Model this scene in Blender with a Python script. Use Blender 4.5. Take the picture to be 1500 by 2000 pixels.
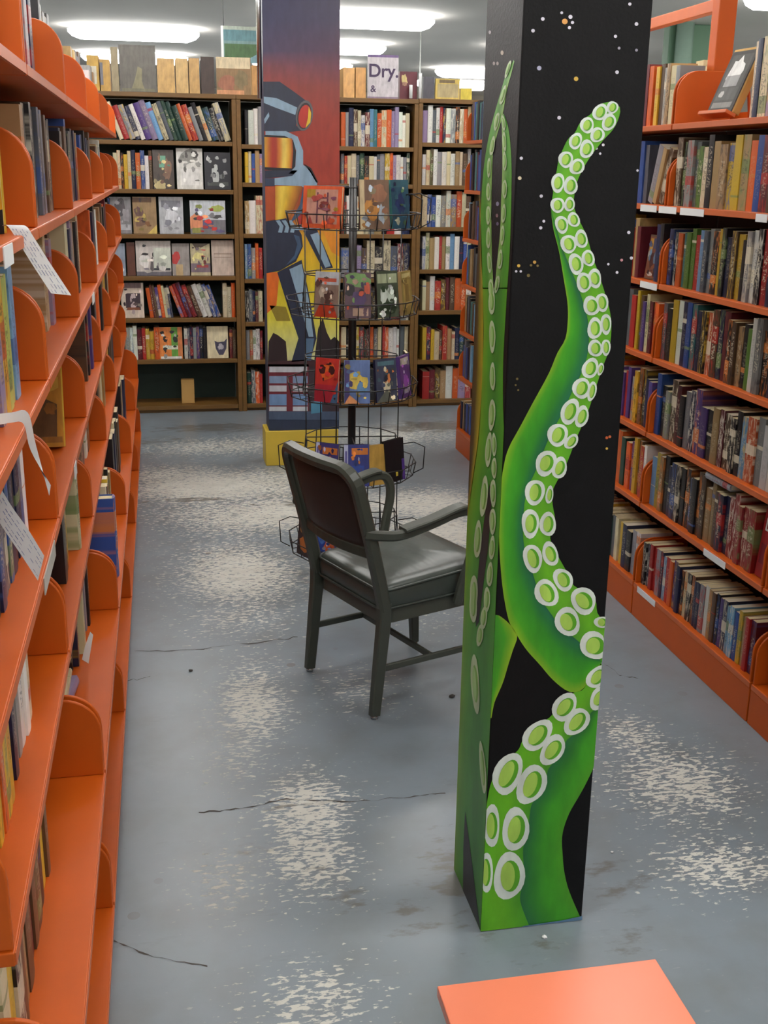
import bpy, bmesh, math, random
import numpy as np
from mathutils import Vector, Matrix
random.seed(7)
for o in list(bpy.data.objects): bpy.data.objects.remove(o)
SC = bpy.context.scene
COL = SC.collection
# ------------------------------------------------------------------ camera
F_PX, YAW, PIT, ROLL, CAM_H = 2183.8, .1966, .2971, .0149, 1.65
_cy, _sy = math.cos(YAW), math.sin(YAW)
FWD = Vector((_sy*math.cos(PIT), _cy*math.cos(PIT), -math.sin(PIT)))
_r = Vector((_cy, -_sy, 0)); _u = _r.cross(FWD)
RGT = math.cos(ROLL)*_r + math.sin(ROLL)*_u
UPV = -math.sin(ROLL)*_r + math.cos(ROLL)*_u
CAMP = Vector((0, 0, CAM_H))
cd = bpy.data.cameras.new('camera'); cam = bpy.data.objects.new('camera', cd); COL.objects.link(cam)
cd.sensor_fit = 'VERTICAL'; cd.sensor_height = 36; cd.lens = F_PX/2000*36; cd.clip_start = .02
m = Matrix((RGT, UPV, -FWD)).transposed().to_4x4(); m.translation = CAMP
cam.matrix_world = m
SC.camera = cam
# ------------------------------------------------------------------ world, exposure
w = bpy.data.worlds.new('world'); SC.world = w; w.use_nodes = True
w.node_tree.nodes['Background'].inputs[0].default_value = (.8, .85, .9, 1)
w.node_tree.nodes['Background'].inputs[1].default_value = .05
SC.view_settings.view_transform = 'Standard'; SC.view_settings.look = 'None'
SC.view_settings.exposure = 0.36; SC.view_settings.gamma = 1.0; SC.view_settings.use_curve_mapping = False
LAMP = 15.0            # radiance of the fluorescent diffusers
CEIL = 2.97
# ------------------------------------------------------------------ helpers
def ray(x, y): return FWD*F_PX + RGT*(x-750) - UPV*(y-1000)
def at_x(x, y, X): d = ray(x, y); return CAMP + d*(X/d.x)
def at_y(x, y, Y): d = ray(x, y); return CAMP + d*(Y/d.y)
def at_z(x, y, Z): d = ray(x, y); return CAMP + d*((Z-CAM_H)/d.z)
def lin(c):
    if isinstance(c, str):
        c = c.lstrip('#'); c = [int(c[i:i+2], 16) for i in (0, 2, 4)]
    return tuple((v/255/12.92 if v/255 <= .04045 else ((v/255+.055)/1.055)**2.4) for v in c[:3])
def tag(o, label, cat=None, group=None, kind=None):
    if label: o['label'] = label
    if cat: o['category'] = cat
    if group: o['group'] = group
    if kind: o['kind'] = kind
    return o
def empty(name, loc, label, cat, group=None, rz=0):
    o = bpy.data.objects.new(name, None); COL.objects.link(o); o.location = loc; o.rotation_euler = (0, 0, rz)
    o.empty_display_size = .05
    return tag(o, label, cat, group)
class MB:
    """collects geometry; build() links it as one mesh object"""
    def __init__(s): s.v = []; s.f = []; s.m = []; s.c = []; s.sm = []
    def add(s, vs, fs, mat=0, col=None, smooth=False):
        b = len(s.v); s.v += [tuple(v) for v in vs]
        for f in fs:
            s.f.append([i+b for i in f]); s.m.append(mat); s.c.append(col); s.sm.append(smooth)
    def box(s, x0, x1, y0, y1, z0, z1, mat=0, col=None):
        s.add([(x0,y0,z0),(x1,y0,z0),(x1,y1,z0),(x0,y1,z0),(x0,y0,z1),(x1,y0,z1),(x1,y1,z1),(x0,y1,z1)],
              [(3,2,1,0),(4,5,6,7),(0,1,5,4),(1,2,6,5),(2,3,7,6),(3,0,4,7)], mat, col)
    def prism(s, poly, off, mat=0, col=None, smooth=False):
        """poly: list of 3D points, off: extrusion vector"""
        n = len(poly); off = Vector(off); P = [Vector(p) for p in poly]
        s.add(P+[p+off for p in P], [list(range(n))[::-1], list(range(n, 2*n))]+[(i, (i+1) % n, (i+1) % n+n, i+n) for i in range(n)], mat, col, smooth)
    def tube(s, pts, r, seg=6, mat=0, closed=False, col=None):
        s.sweep(pts, [(r*math.cos(2*math.pi*k/seg), r*math.sin(2*math.pi*k/seg)) for k in range(seg)], mat, closed, True, col=col)
    def sweep(s, pts, prof, mat=0, closed=False, smooth=False, up=None, col=None, scl=None):
        P = [Vector(p) for p in pts]; n = len(P); k = len(prof); rings = []
        last = Vector(up) if up is not None else None
        for i in range(n):
            if closed: t = (P[(i+1) % n]-P[i-1])
            else: t = P[min(i+1, n-1)]-P[max(i-1, 0)]
            t.normalize()
            if last is None: last = Vector((0, 0, 1)) if abs(t.z) < .9 else Vector((1, 0, 0))
            b = t.cross(last)
            if b.length < 1e-5: b = t.orthogonal()
            b.normalize(); u = b.cross(t); u.normalize()
            if up is None: last = u
            q = scl[i] if scl else 1
            rings.append([P[i]+b*(x*q)+u*(y*q) for x, y in prof])
        vs = [v for r_ in rings for v in r_]; fs = []
        for i in range(n if closed else n-1):
            j = (i+1) % n
            for a in range(k): fs.append((i*k+a, i*k+(a+1) % k, j*k+(a+1) % k, j*k+a))
        if not closed: fs += [list(range(k))[::-1], [(n-1)*k+a for a in range(k)]]
        s.add(vs, fs, mat, col, smooth)
    def mesh(s, name, mats):
        me = bpy.data.meshes.new(name); me.from_pydata(s.v, [], s.f)
        for m_ in mats: me.materials.append(m_)
        me.polygons.foreach_set('material_index', s.m); me.polygons.foreach_set('use_smooth', s.sm)
        if any(c is not None for c in s.c):
            ca = me.color_attributes.new('Col', 'FLOAT_COLOR', 'CORNER'); out = []
            for p, c in zip(s.f, s.c):
                if c is None: c = (1, 1, 1)
                if isinstance(c[0], (tuple, list)): out += [v for q in c for v in (*q, 1)]
                else: out += [*c, 1]*len(p)
            ca.data.foreach_set('color', out)
        me.update(); return me
    def build(s, name, mats, parent=None, org=None, bevel=0):
        """vertices in the parent's local frame, or in world space with org given"""
        if org is not None: s.v = [(a-org[0], b-org[1], c-org[2]) for a, b, c in s.v]
        if not isinstance(mats, (list, tuple)): mats = [mats]
        o = bpy.data.objects.new(name, s.mesh(name, mats)); COL.objects.link(o); o.parent = parent
        if org is not None and parent is None: o.location = org
        if bevel:
            b = o.modifiers.new('bevel', 'BEVEL'); b.width = bevel; b.segments = 2; b.limit_method = 'ANGLE'
        return o
def copy_tree(o, parent=None):
    c = o.copy(); COL.objects.link(c); c.parent = parent
    for ch in list(o.children): copy_tree(ch, c)
    return c
def smooth_path(pts, n=6):
    """Catmull-Rom through the points"""
    P = [Vector(p) for p in pts]; out = []
    for i in range(len(P)-1):
        a = P[max(i-1, 0)]; b = P[i]; c = P[i+1]; d = P[min(i+2, len(P)-1)]
        for k in range(n):
            t = k/n; out.append(.5*((2*b)+(c-a)*t+(2*a-5*b+4*c-d)*t*t+(3*b-a-3*c+d)*t**3))
    out.append(P[-1]); return out
# ------------------------------------------------------------------ materials
def newmat(name):
    m_ = bpy.data.materials.new(name); m_.use_nodes = True; nt = m_.node_tree
    return m_, nt, nt.nodes['Principled BSDF']
def N(nt, t, **k):
    n = nt.nodes.new(t)
    for a, v in k.items(): setattr(n, a, v)
    return n
def mixc(nt, fac, a, b, mode='MIX'):
    n = N(nt, 'ShaderNodeMix', data_type='RGBA', blend_type=mode)
    for i, v in ((0, fac), (6, a), (7, b)):
        if isinstance(v, (int, float)): n.inputs[i].default_value = v
        elif isinstance(v, tuple): n.inputs[i].default_value = (*v[:3], 1)
        else: nt.links.new(v, n.inputs[i])
    return n.outputs[2]
def math_(nt, op, a, b=None, c=None, clamp=False):
    n = N(nt, 'ShaderNodeMath', operation=op, use_clamp=clamp)
    for i, v in enumerate((a, b, c)):
        if v is None: continue
        if isinstance(v, (int, float)): n.inputs[i].default_value = v
        else: nt.links.new(v, n.inputs[i])
    return n.outputs[0]
def maprange(nt, v, a, b, c=0., d=1.):
    n = N(nt, 'ShaderNodeMapRange'); nt.links.new(v, n.inputs[0])
    for i, x in zip((1, 2, 3, 4), (a, b, c, d)): n.inputs[i].default_value = x
    return n.outputs[0]
def noise(nt, vec, scale, det=4, rough=.55):
    n = N(nt, 'ShaderNodeTexNoise'); n.inputs['Scale'].default_value = scale; n.inputs['Detail'].default_value = det; n.inputs['Roughness'].default_value = rough
    if vec is not None: nt.links.new(vec, n.inputs['Vector'])
    return n.outputs[0]
def mapping(nt, vec, scale=(1, 1, 1), loc=(0, 0, 0), rot=(0, 0, 0)):
    n = N(nt, 'ShaderNodeMapping'); nt.links.new(vec, n.inputs[0]); n.inputs['Scale'].default_value = scale; n.inputs['Location'].default_value = loc; n.inputs['Rotation'].default_value = rot
    return n.outputs[0]
def bump(nt, bs, h, strength=.2, dist=.002):
    b = N(nt, 'ShaderNodeBump'); b.inputs['Strength'].default_value = strength; b.inputs['Distance'].default_value = dist
    nt.links.new(h, b.inputs['Height']); nt.links.new(b.outputs[0], bs.inputs['Normal'])
def simple(name, col, rough=.5, var=.12, scale=12, metal=0, spec=.5, bmp=0, stretch=(1, 1, 1)):
    m_, nt, bs = newmat(name); tc = N(nt, 'ShaderNodeTexCoord').outputs['Object']
    c = lin(col); n = noise(nt, mapping(nt, tc, stretch), scale)
    k = mixc(nt, n, tuple(v*(1-var) for v in c), tuple(min(1, v*(1+var)) for v in c))
    nt.links.new(k, bs.inputs['Base Color']); bs.inputs['Roughness'].default_value = rough; bs.inputs['Metallic'].default_value = metal
    bs.inputs['Specular IOR Level'].default_value = spec
    if bmp: bump(nt, bs, noise(nt, mapping(nt, tc, stretch), scale*6), bmp)
    return m_
M = {}
M['orange'] = simple('orange_laminate', (192, 86, 18), .42, .08, 9, spec=.3)
M['orange_edge'] = simple('orange_shelf_edge', (196, 98, 48), .45, .1, 20)
M['shade_back'] = simple('shade_brown_panel', (58, 30, 20), .6)  # shade behind the books put into the back panel's colour
M['wood'] = simple('brown_wood', (108, 76, 32), .45, .35, 5, stretch=(1, 1, 6))
M['wood_shelf'] = simple('brown_wood_shelf', (108, 76, 32), .45, .35, 5, stretch=(1, 6, 6))
M['green_panel'] = simple('dark_green_panel', (22, 44, 36), .6)
M['ceiling'] = simple('ceiling_paint', (240, 234, 226), .9, .05, 1.5)
M['wall'] = simple('wall_paint', (206, 198, 184), .85, .05, 1.5)
M['green_wall'] = simple('green_paint', (104, 138, 112), .6, .08, 3)
M['black_paint'] = simple('black_paint', (11, 10, 12), .55, .5, 26, spec=.22, bmp=.25)
M['yellow_paint'] = simple('yellow_paint', (206, 178, 60), .5, .15, 8)
M['olive_metal'] = simple('olive_grey_metal', (66, 70, 62), .38, .12, 15)
M['vinyl'] = simple('grey_green_vinyl', (62, 69, 64), .33, .1, 9, bmp=.15)
nt = M['vinyl'].node_tree; bs = nt.nodes['Principled BSDF']; bump(nt, bs, noise(nt, mapping(nt, N(nt, 'ShaderNodeTexCoord').outputs['Object'], (4, 12, 1)), 1.4, 2), .3, .012)
M['back_vinyl'] = simple('dark_brown_vinyl', (46, 36, 32), .5, .2, 9, bmp=.15)
M['steel'] = simple('bright_steel', (190, 190, 190), .25, .05, 10, metal=1)
M['wire'] = simple('black_wire', (22, 20, 20), .4, .1, 10)
M['paper'] = simple('white_paper', (226, 228, 228), .7, .04, 20)
M['housing'] = simple('lamp_housing', (225, 225, 220), .5)
M['cardboard'] = simple('tan_cardboard', (186, 146, 84), .8, .12, 14, stretch=(1, 1, .3))
M['pages'] = simple('page_block', (214, 200, 160), .85, .18, 160, stretch=(1, .02, .02))
M['pages_w'] = simple('page_block_white', (224, 216, 194), .85, .15, 160, stretch=(1, .02, .02))
M['crack'] = simple('crack_dirt', (74, 70, 66), .9)
M['debris'] = simple('debris', (60, 56, 52), .9)
M['clear'] = simple('plastic_label_holder', (178, 172, 162), .3)
m_, nt, bs = newmat('diffuser_glow'); bs.inputs['Emission Color'].default_value = (1, 1, .985, 1); bs.inputs['Emission Strength'].default_value = LAMP; bs.inputs['Base Color'].default_value = (.9, .9, .9, 1); M['glow'] = m_
def paintmat(name, rough, var=.18, scale=30):
    m_, nt, bs = newmat(name); a = N(nt, 'ShaderNodeVertexColor', layer_name='Col').outputs[0]
    tc = N(nt, 'ShaderNodeTexCoord').outputs['Object']
    n = noise(nt, mapping(nt, tc, (1, 1, .35)), scale, 5)
    v = maprange(nt, n, .25, .75, 1-var, 1+var)
    mm = N(nt, 'ShaderNodeVectorMath', operation='SCALE'); nt.links.new(a, mm.inputs[0]); nt.links.new(v, mm.inputs['Scale'])
    nt.links.new(mm.outputs[0], bs.inputs['Base Color']); bs.inputs['Roughness'].default_value = rough
    return m_
M['paint'] = paintmat('mural_paint', .42)
M['print'] = paintmat('cover_print', .4, .3, 45)
# book covers: colour from the object, band, title marks and cover picture from procedural patterns
def bookmat(name, rough, art):
    m_, nt, bs = newmat(name); oi = N(nt, 'ShaderNodeObjectInfo'); tc = N(nt, 'ShaderNodeTexCoord')
    sep = N(nt, 'ShaderNodeSeparateXYZ'); nt.links.new(tc.outputs['Generated'], sep.inputs[0]); z = sep.outputs[2]; x = sep.outputs[0]
    rnd = oi.outputs['Random']
    r2 = math_(nt, 'FRACT', math_(nt, 'MULTIPLY', rnd, 17.31)); r3 = math_(nt, 'FRACT', math_(nt, 'MULTIPLY', rnd, 91.7)); r4 = math_(nt, 'FRACT', math_(nt, 'MULTIPLY', rnd, 313.1))
    ramp = N(nt, 'ShaderNodeValToRGB'); ramp.color_ramp.interpolation = 'CONSTANT'; nt.links.new(r3, ramp.inputs[0])
    cols = [(225, 220, 205), (30, 28, 34), (196, 160, 50), (170, 45, 36), (60, 90, 150), (205, 120, 50), (110, 130, 80), (215, 205, 180)]
    els = ramp.color_ramp.elements
    while len(els) < len(cols): els.new(.5)
    for i, c in enumerate(cols): els[i].position = i/len(cols); els[i].color = (*lin(c), 1)
    base = oi.outputs['Color']
    comb = N(nt, 'ShaderNodeCombineXYZ'); nt.links.new(math_(nt, 'MULTIPLY', rnd, 57.), comb.inputs[0]); nt.links.new(math_(nt, 'MULTIPLY', x, .8), comb.inputs[1]); nt.links.new(z, comb.inputs[2])
    art_n = maprange(nt, noise(nt, comb.outputs[0], 5.5, 3), .5, .62)
    fac = math_(nt, 'MULTIPLY', art_n, math_(nt, 'MULTIPLY', math_(nt, 'GREATER_THAN', r4, .45), art))
    c1 = mixc(nt, fac, base, ramp.outputs[0])
    # band
    cen = math_(nt, 'ADD', math_(nt, 'MULTIPLY', r2, .7), .15); dist = math_(nt, 'ABSOLUTE', math_(nt, 'SUBTRACT', z, cen))
    band = math_(nt, 'MULTIPLY', math_(nt, 'LESS_THAN', dist, math_(nt, 'MULTIPLY', r4, .13)), math_(nt, 'MULTIPLY', math_(nt, 'GREATER_THAN', r3, .4), .75))
    c2 = mixc(nt, band, c1, ramp.outputs[0])
    # title marks
    comb2 = N(nt, 'ShaderNodeCombineXYZ'); nt.links.new(math_(nt, 'MULTIPLY', rnd, 91.), comb2.inputs[0]); nt.links.new(math_(nt, 'MULTIPLY', x, 2.), comb2.inputs[1]); nt.links.new(math_(nt, 'MULTIPLY', z, 26.), comb2.inputs[2])
    tn = math_(nt, 'GREATER_THAN', noise(nt, comb2.outputs[0], 1.6, 1), .54)
    rng = math_(nt, 'MULTIPLY', math_(nt, 'LESS_THAN', math_(nt, 'ABSOLUTE', math_(nt, 'SUBTRACT', z, math_(nt, 'ADD', .4, math_(nt, 'MULTIPLY', r2, .2)))), .28),
                math_(nt, 'LESS_THAN', math_(nt, 'ABSOLUTE', math_(nt, 'SUBTRACT', x, .5)), .28))
    lum = N(nt, 'ShaderNodeRGBToBW'); nt.links.new(base, lum.inputs[0])
    tcol = mixc(nt, math_(nt, 'GREATER_THAN', lum.outputs[0], .22), lin((205, 196, 170)), lin((40, 36, 40)))
    c3 = mixc(nt, math_(nt, 'MULTIPLY', math_(nt, 'MULTIPLY', tn, rng), math_(nt, 'MULTIPLY', r4, .6)), c2, tcol)
    nt.links.new(c3, bs.inputs['Base Color']); bs.inputs['Roughness'].default_value = rough
    return m_
M['cover'] = bookmat('paper_cover', .38, .7)
M['cloth'] = bookmat('cloth_cover', .6, .25)
# floor: painted concrete, worn through to pale cement where the 'wear' attribute says people walk
m_, nt, bs = newmat('painted_concrete'); tc = N(nt, 'ShaderNodeTexCoord').outputs['Object']
att = N(nt, 'ShaderNodeAttribute', attribute_name='wear').outputs['Fac']
big = noise(nt, tc, 1.6, 5); mid = noise(nt, tc, 7, 6)
c = mixc(nt, big, lin((104, 115, 123)), lin((135, 146, 154)))
c = mixc(nt, math_(nt, 'MULTIPLY', maprange(nt, mid, .45, .7), .45), c, lin((110, 114, 114)))
st = noise(nt, mapping(nt, tc, (16, 46, 1), rot=(0, 0, .2)), 1.6, 6, .6)
st2 = noise(nt, mapping(nt, tc, (36, 84, 1), rot=(0, 0, -.15)), 1.4, 4, .55)
thr = math_(nt, 'ADD', math_(nt, 'MULTIPLY', st, .55), math_(nt, 'MULTIPLY', st2, .45))
thr = math_(nt, 'ADD', thr, math_(nt, 'MULTIPLY', att, .19)); thr = math_(nt, 'ADD', thr, math_(nt, 'MULTIPLY', big, .12))
worn = math_(nt, 'MULTIPLY', maprange(nt, thr, .685, .715), maprange(nt, att, .03, .16, .12, 1.))
c = mixc(nt, math_(nt, 'MULTIPLY', worn, .85), c, mixc(nt, mid, lin((222, 222, 212)), lin((188, 186, 176))))
spots = N(nt, 'ShaderNodeTexVoronoi'); spots.inputs['Scale'].default_value = 5.5; nt.links.new(tc, spots.inputs['Vector'])
sp = math_(nt, 'MULTIPLY', math_(nt, 'LESS_THAN', spots.outputs['Distance'], .09), math_(nt, 'MULTIPLY', maprange(nt, big, .5, .6), .5))
c = mixc(nt, sp, c, lin((104, 90, 78)))
dk = noise(nt, mapping(nt, tc, (2, 7, 1)), 1.4, 8, .7)
c = mixc(nt, math_(nt, 'MULTIPLY', maprange(nt, dk, .6, .74), .35), c, lin((84, 80, 74)))
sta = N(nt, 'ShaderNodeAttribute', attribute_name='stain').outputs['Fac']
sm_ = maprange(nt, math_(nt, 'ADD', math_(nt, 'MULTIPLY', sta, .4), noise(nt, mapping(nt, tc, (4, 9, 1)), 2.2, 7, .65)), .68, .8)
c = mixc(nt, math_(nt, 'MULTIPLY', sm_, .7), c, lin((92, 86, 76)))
nt.links.new(c, bs.inputs['Base Color']); nt.links.new(mixc(nt, worn, (.3, .3, .3), (.65, .65, .65)), bs.inputs['Roughness'])
bump(nt, bs, math_(nt, 'SUBTRACT', mid, math_(nt, 'MULTIPLY', worn, .5)), .25, .004)
M['floor'] = m_
# ------------------------------------------------------------------ room
RX0, RX1, RY0, RY1 = -4.5, 8.5, -4.0, 21.0
def build_floor():
    x0, x1, y0, y1 = RX0, RX1, RY0, RY1
    spots = []   # places worn by feet: pixel, half sizes in metres, strength
    for px, py, rx, ry, s in [(430,950,.6,.4,1.15),(560,1000,.8,.4,1.05),(330,930,.45,.3,.9),(470,1120,.3,.42,1.1),(480,1200,.25,.3,.6),(490,1370,.13,.34,1.0),
        (600,1580,.14,.22,1.0),(610,1670,.14,.2,.95),(440,1720,.1,.15,.6),(620,1950,.16,.14,.7),(850,1040,.4,.4,1.1),(830,985,.55,.35,1.0),(1330,1530,.22,.24,.9),(1240,1440,.12,.2,.7),
        (1420,1690,.2,.14,.9),(700,1350,.16,.2,.5),(460,870,.7,.3,.8),(760,850,.7,.4,.8),(470,1480,.1,.2,.6),(400,1090,.12,.4,.5),(860,1210,.2,.2,.45)]:
        p = at_z(px, py, 0); spots.append((p.x, p.y, rx, ry, s))
    xs = np.concatenate([np.linspace(x0, -.3, 6)[:-1], np.linspace(-.3, 2, 70), np.linspace(2, x1, 6)[1:]])
    ys = np.concatenate([np.linspace(y0, 1, 6)[:-1], np.linspace(1, 8, 170), np.linspace(8, y1, 8)[1:]])
    mb = MB(); nx = len(xs); ny = len(ys); wear = []
    vs = [(x, y, 0) for y in ys for x in xs]
    for x, y, _ in vs:
        v = 0
        for a, b, rx, ry, s in spots: v = max(v, s*math.exp(-(((x-a)/rx)**2+((y-b)/ry)**2)))
        wear.append(v)
    mb.add(vs, [(j*nx+i, j*nx+i+1, (j+1)*nx+i+1, (j+1)*nx+i) for j in range(ny-1) for i in range(nx-1)])
    o = mb.build('floor', M['floor'])
    a = o.data.attributes.new('wear', 'FLOAT', 'POINT'); a.data.foreach_set('value', wear)
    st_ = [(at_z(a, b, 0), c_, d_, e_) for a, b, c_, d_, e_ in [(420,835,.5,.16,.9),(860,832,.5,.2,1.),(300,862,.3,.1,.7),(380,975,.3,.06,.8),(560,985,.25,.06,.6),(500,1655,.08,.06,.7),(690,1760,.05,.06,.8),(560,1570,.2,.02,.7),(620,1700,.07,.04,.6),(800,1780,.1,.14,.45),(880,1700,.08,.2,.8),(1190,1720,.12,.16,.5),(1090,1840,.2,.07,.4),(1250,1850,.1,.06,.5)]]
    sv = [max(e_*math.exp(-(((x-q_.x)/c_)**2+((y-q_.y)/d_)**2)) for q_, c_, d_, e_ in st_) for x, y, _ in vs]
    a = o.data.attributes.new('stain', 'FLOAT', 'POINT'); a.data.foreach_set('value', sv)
    tag(o, 'grey painted concrete floor worn through to pale cement', 'floor', kind='structure')
    rng = random.Random(3)
    for pts in ([(388,1588),(470,1580),(560,1560),(700,1566),(800,1556),(880,1548)], [(248,1330),(300,1322)], [(262,1272),(380,1270),(520,1252),(590,1244)], [(222,1838),(300,1870),(420,1890)], [(1175,1292),(1210,1318),(1260,1330)]):
        mb = MB(); L = []; R = []
        for a, b in zip(pts[:-1], pts[1:]):
            for k in range(8):
                t = k/8; p = at_z(a[0]+(b[0]-a[0])*t, a[1]+(b[1]-a[1])*t+rng.uniform(-2, 2), 0); wd = rng.uniform(.0004, .004)*(1 if rng.random() < .75 else .2)
                L.append((p.x, p.y-wd, .0006)); R.append((p.x, p.y+wd, .0006))
        n = len(L); mb.add(L+R, [(i, i+1, n+i+1, n+i) for i in range(n-1)]); mb.build('crack', M['crack'], o)
    return o
build_floor()
def struct(name, b, mat, label, cat):
    mb = MB(); mb.box(*b); return tag(mb.build(name, mat), label, cat, kind='structure')
struct('ceiling', (RX0, RX1, RY0, RY1, CEIL, CEIL+.1), M['ceiling'], 'plain off-white ceiling over the shop', 'ceiling')
struct('wall_back', (RX0, RX1, RY1, RY1+.1, 0, CEIL), M['wall'], 'beige far wall of the shop', 'wall')
struct('wall_front', (RX0, RX1, RY0-.1, RY0, 0, CEIL), M['wall'], 'beige wall behind the camera', 'wall')
struct('wall_left', (RX0-.1, RX0, RY0, RY1, 0, CEIL), M['wall'], 'beige wall along the left side of the shop', 'wall')
struct('wall_right', (RX1, RX1+.1, RY0, RY1, 0, CEIL), M['wall'], 'beige wall along the right side of the shop', 'wall')
# ceiling lamps
def make_lamp():
    r = empty('fluorescent_light', (0, 0, CEIL), 'long fluorescent ceiling light with glowing wraparound cover', 'light', 'fluorescent ceiling lights')
    h = MB(); h.box(-.61, .61, -.06, .06, -.035, 0); h.build('housing', M['housing'], r)
    d = MB(); prof = [(-.13, -.012), (-.132, -.06), (-.095, -.095), (0, -.105), (.095, -.095), (.132, -.06), (.13, -.012)]
    vs = []; ends = [(-.64, .3), (-.60, .7), (-.52, 1), (.52, 1), (.60, .7), (.64, .3)]
    for x, s in ends: vs += [(x, y*s if s < 1 else y, -.036+(z+.012)*s) for y, z in prof]
    n = len(prof); fs = [(i*n+k, i*n+k+1, (i+1)*n+k+1, (i+1)*n+k) for i in range(len(ends)-1) for k in range(n-1)]
    fs += [tuple(range(n))[::-1], tuple((len(ends)-1)*n+k for k in range(n))]; fs += [(i*n, (i+1)*n, (i+1)*n+n-1, i*n+n-1) for i in range(len(ends)-1)]
    d.add(vs, fs, smooth=False); d.build('diffuser', M['glow'], r)
    return r
lamp0 = make_lamp(); first = True
for x, y, wd, lb in [(-.16,12.3,1,'over the grey picture board'),(1.86,10.6,1,'nearest above the Dry sign'),(1.89,13.0,1,'second above the Dry sign'),(-.2,15,1,'just behind the grey picture board'),(4.36,15.6,1,'above the yellow framed card'),(4.75,17.9,.5,'short one low over the yellow framed card'),(1.9,15.3,1,'low behind the light wood boxes'),(5.03,8.46,1,'above the orange post'),
               *[(a, b, 1, 'added out of view to light the aisles') for a, b in [(-.2,8.6),(1.86,6.6),(-.2,6.4),(1.86,4.2),(-.2,4.0),(1.86,1.8),(-.2,1.5),(1.86,-.6),(-.2,-1.2),(1.86,-2.4),(4.6,1.5),(4.6,4.6),(4.3,12.6),(7.0,5),(7.0,10),(-2.4,1.5),(-2.4,5),(-2.4,8.5),(-2.4,12)]]]:  # unseen lamps added to light the room, one column shifted for stool glare
    o = lamp0 if first else copy_tree(lamp0); first = False
    o.location = (x, y, CEIL); o.scale.x = wd; o['label'] = 'glowing fluorescent ceiling light '+lb
# ------------------------------------------------------------------ orange steel bookcases
ROWS = [.1356, .4552, .729, 1.007, 1.2724, 1.5433, 1.8149]
RXF, LXU, LXL = 1.751, -.2106, -.1568
SEC = .914
def plate_poly(x0, x1, y, z, h, rad, side):
    """end plate in the x-z plane, x0 = front edge, x1 = rear edge"""
    s = 1 if x1 > x0 else -1
    pts = [(x1, z), (x0, z), (x0, z+h-rad)]
    for k in range(1, 9):
        a = math.pi/2*k/8; pts.append((x0+s*rad*(1-math.cos(a)), z+h-rad+rad*math.sin(a)))
    pts.append((x1, z+h)); return [(x, y, zz) for x, zz in pts]
def make_section(side):
    """side +1: stands right of the aisle, front faces -x"""
    r = empty('steel_bookcase', (0, 0, 0), '', 'bookcase')
    s = side; g = .004
    fr = [0]*7 if s > 0 else [LXL-LXU]*2+[0]*5       # front offset of each row
    back = s*.205 if s > 0 else -.25
    def B(mb, xa, xb, *a): mb.box(min(xa, xb), max(xa, xb), *a)
    b = MB(); B(b, fr[0]-(.0 if s > 0 else .012), back, g, SEC-g, 0, ROWS[0]-.02); b.build('base', M['orange'], r, bevel=.002)
    b = MB(); B(b, back, back+s*.012, g, SEC-g, ROWS[0], ROWS[6]-.02); b.build('back_panel', M['shade_back'], r)
    for i, z in enumerate(ROWS):
        mb = MB(); B(mb, fr[i], back, g, SEC-g, z-.02, z); sh = mb.build('shelf', M['orange'], r, bevel=.002)
        lp = MB(); xa = fr[i]-s*.0015; B(lp, xa, xa+s*.0014, g+.002, SEC-g-.002, z-.0185, z-.0015); lp.build('edge_strip', M['orange_edge'], sh)
        for y in (g+.004, SEC-g-.012):
            mb = MB(); mb.prism(plate_poly(fr[i]+s*.001, back, y, z+.0003, .172, .075, s), (0, .008, 0)); mb.build('end_plate', M['orange'], r, bevel=.0025)
    if s > 0:
        mb = MB(); mb.box(.135, .2, .0, .055, ROWS[6]+.002, 2.6); mb.build('post', M['orange'], r, bevel=.003)
        mb = MB(); mb.box(.15, .185, .057, SEC-.002, 2.185, 2.225); mb.build('rail', M['orange_edge'], r, bevel=.003)
    return r
labR = ['orange steel bookcase section whose base runs out past the step stool', 'orange steel bookcase section beside the tentacle pillar, packed with dark paperbacks',
        'orange steel bookcase section half hidden behind the tentacle pillar', 'orange steel bookcase section between the tentacle pillar and the end section', 'orange steel bookcase section ending the row near the wooden bookcases']
protoR = make_section(1); protoL = make_section(-1)
for i in range(5):
    o = protoR if i == 0 else copy_tree(protoR); o.location = (RXF, 3.81+SEC*(i-2), 0); o['label'] = labR[i]; o['group'] = 'orange steel bookcases right of the aisle'
    if i < 2: [bpy.data.objects.remove(c_) for c_ in list(o.children) if c_.name.startswith('rail')] if i else None
labL = ['orange steel bookcase section with white paper slips hanging from its shelves', 'orange steel bookcase section with an almost empty lower shelf and leaning yellow book',
        'orange steel bookcase section with a stack of cream books lying low', 'orange steel bookcase section with a tall blue book', 'orange steel bookcase section next to the last of its row', 'orange steel bookcase section ending the row by the empty wooden shelf']
for i in range(6):
    o = protoL if i == 0 else copy_tree(protoL); o.location = (LXU, 2.12+SEC*(i-1), 0); o['label'] = labL[i]; o['group'] = 'orange steel bookcases left of the aisle'
SECR = [o for o in COL.objects if o.get('group') == 'orange steel bookcases right of the aisle']
SECL = [o for o in COL.objects if o.get('group') == 'orange steel bookcases left of the aisle']
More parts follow.
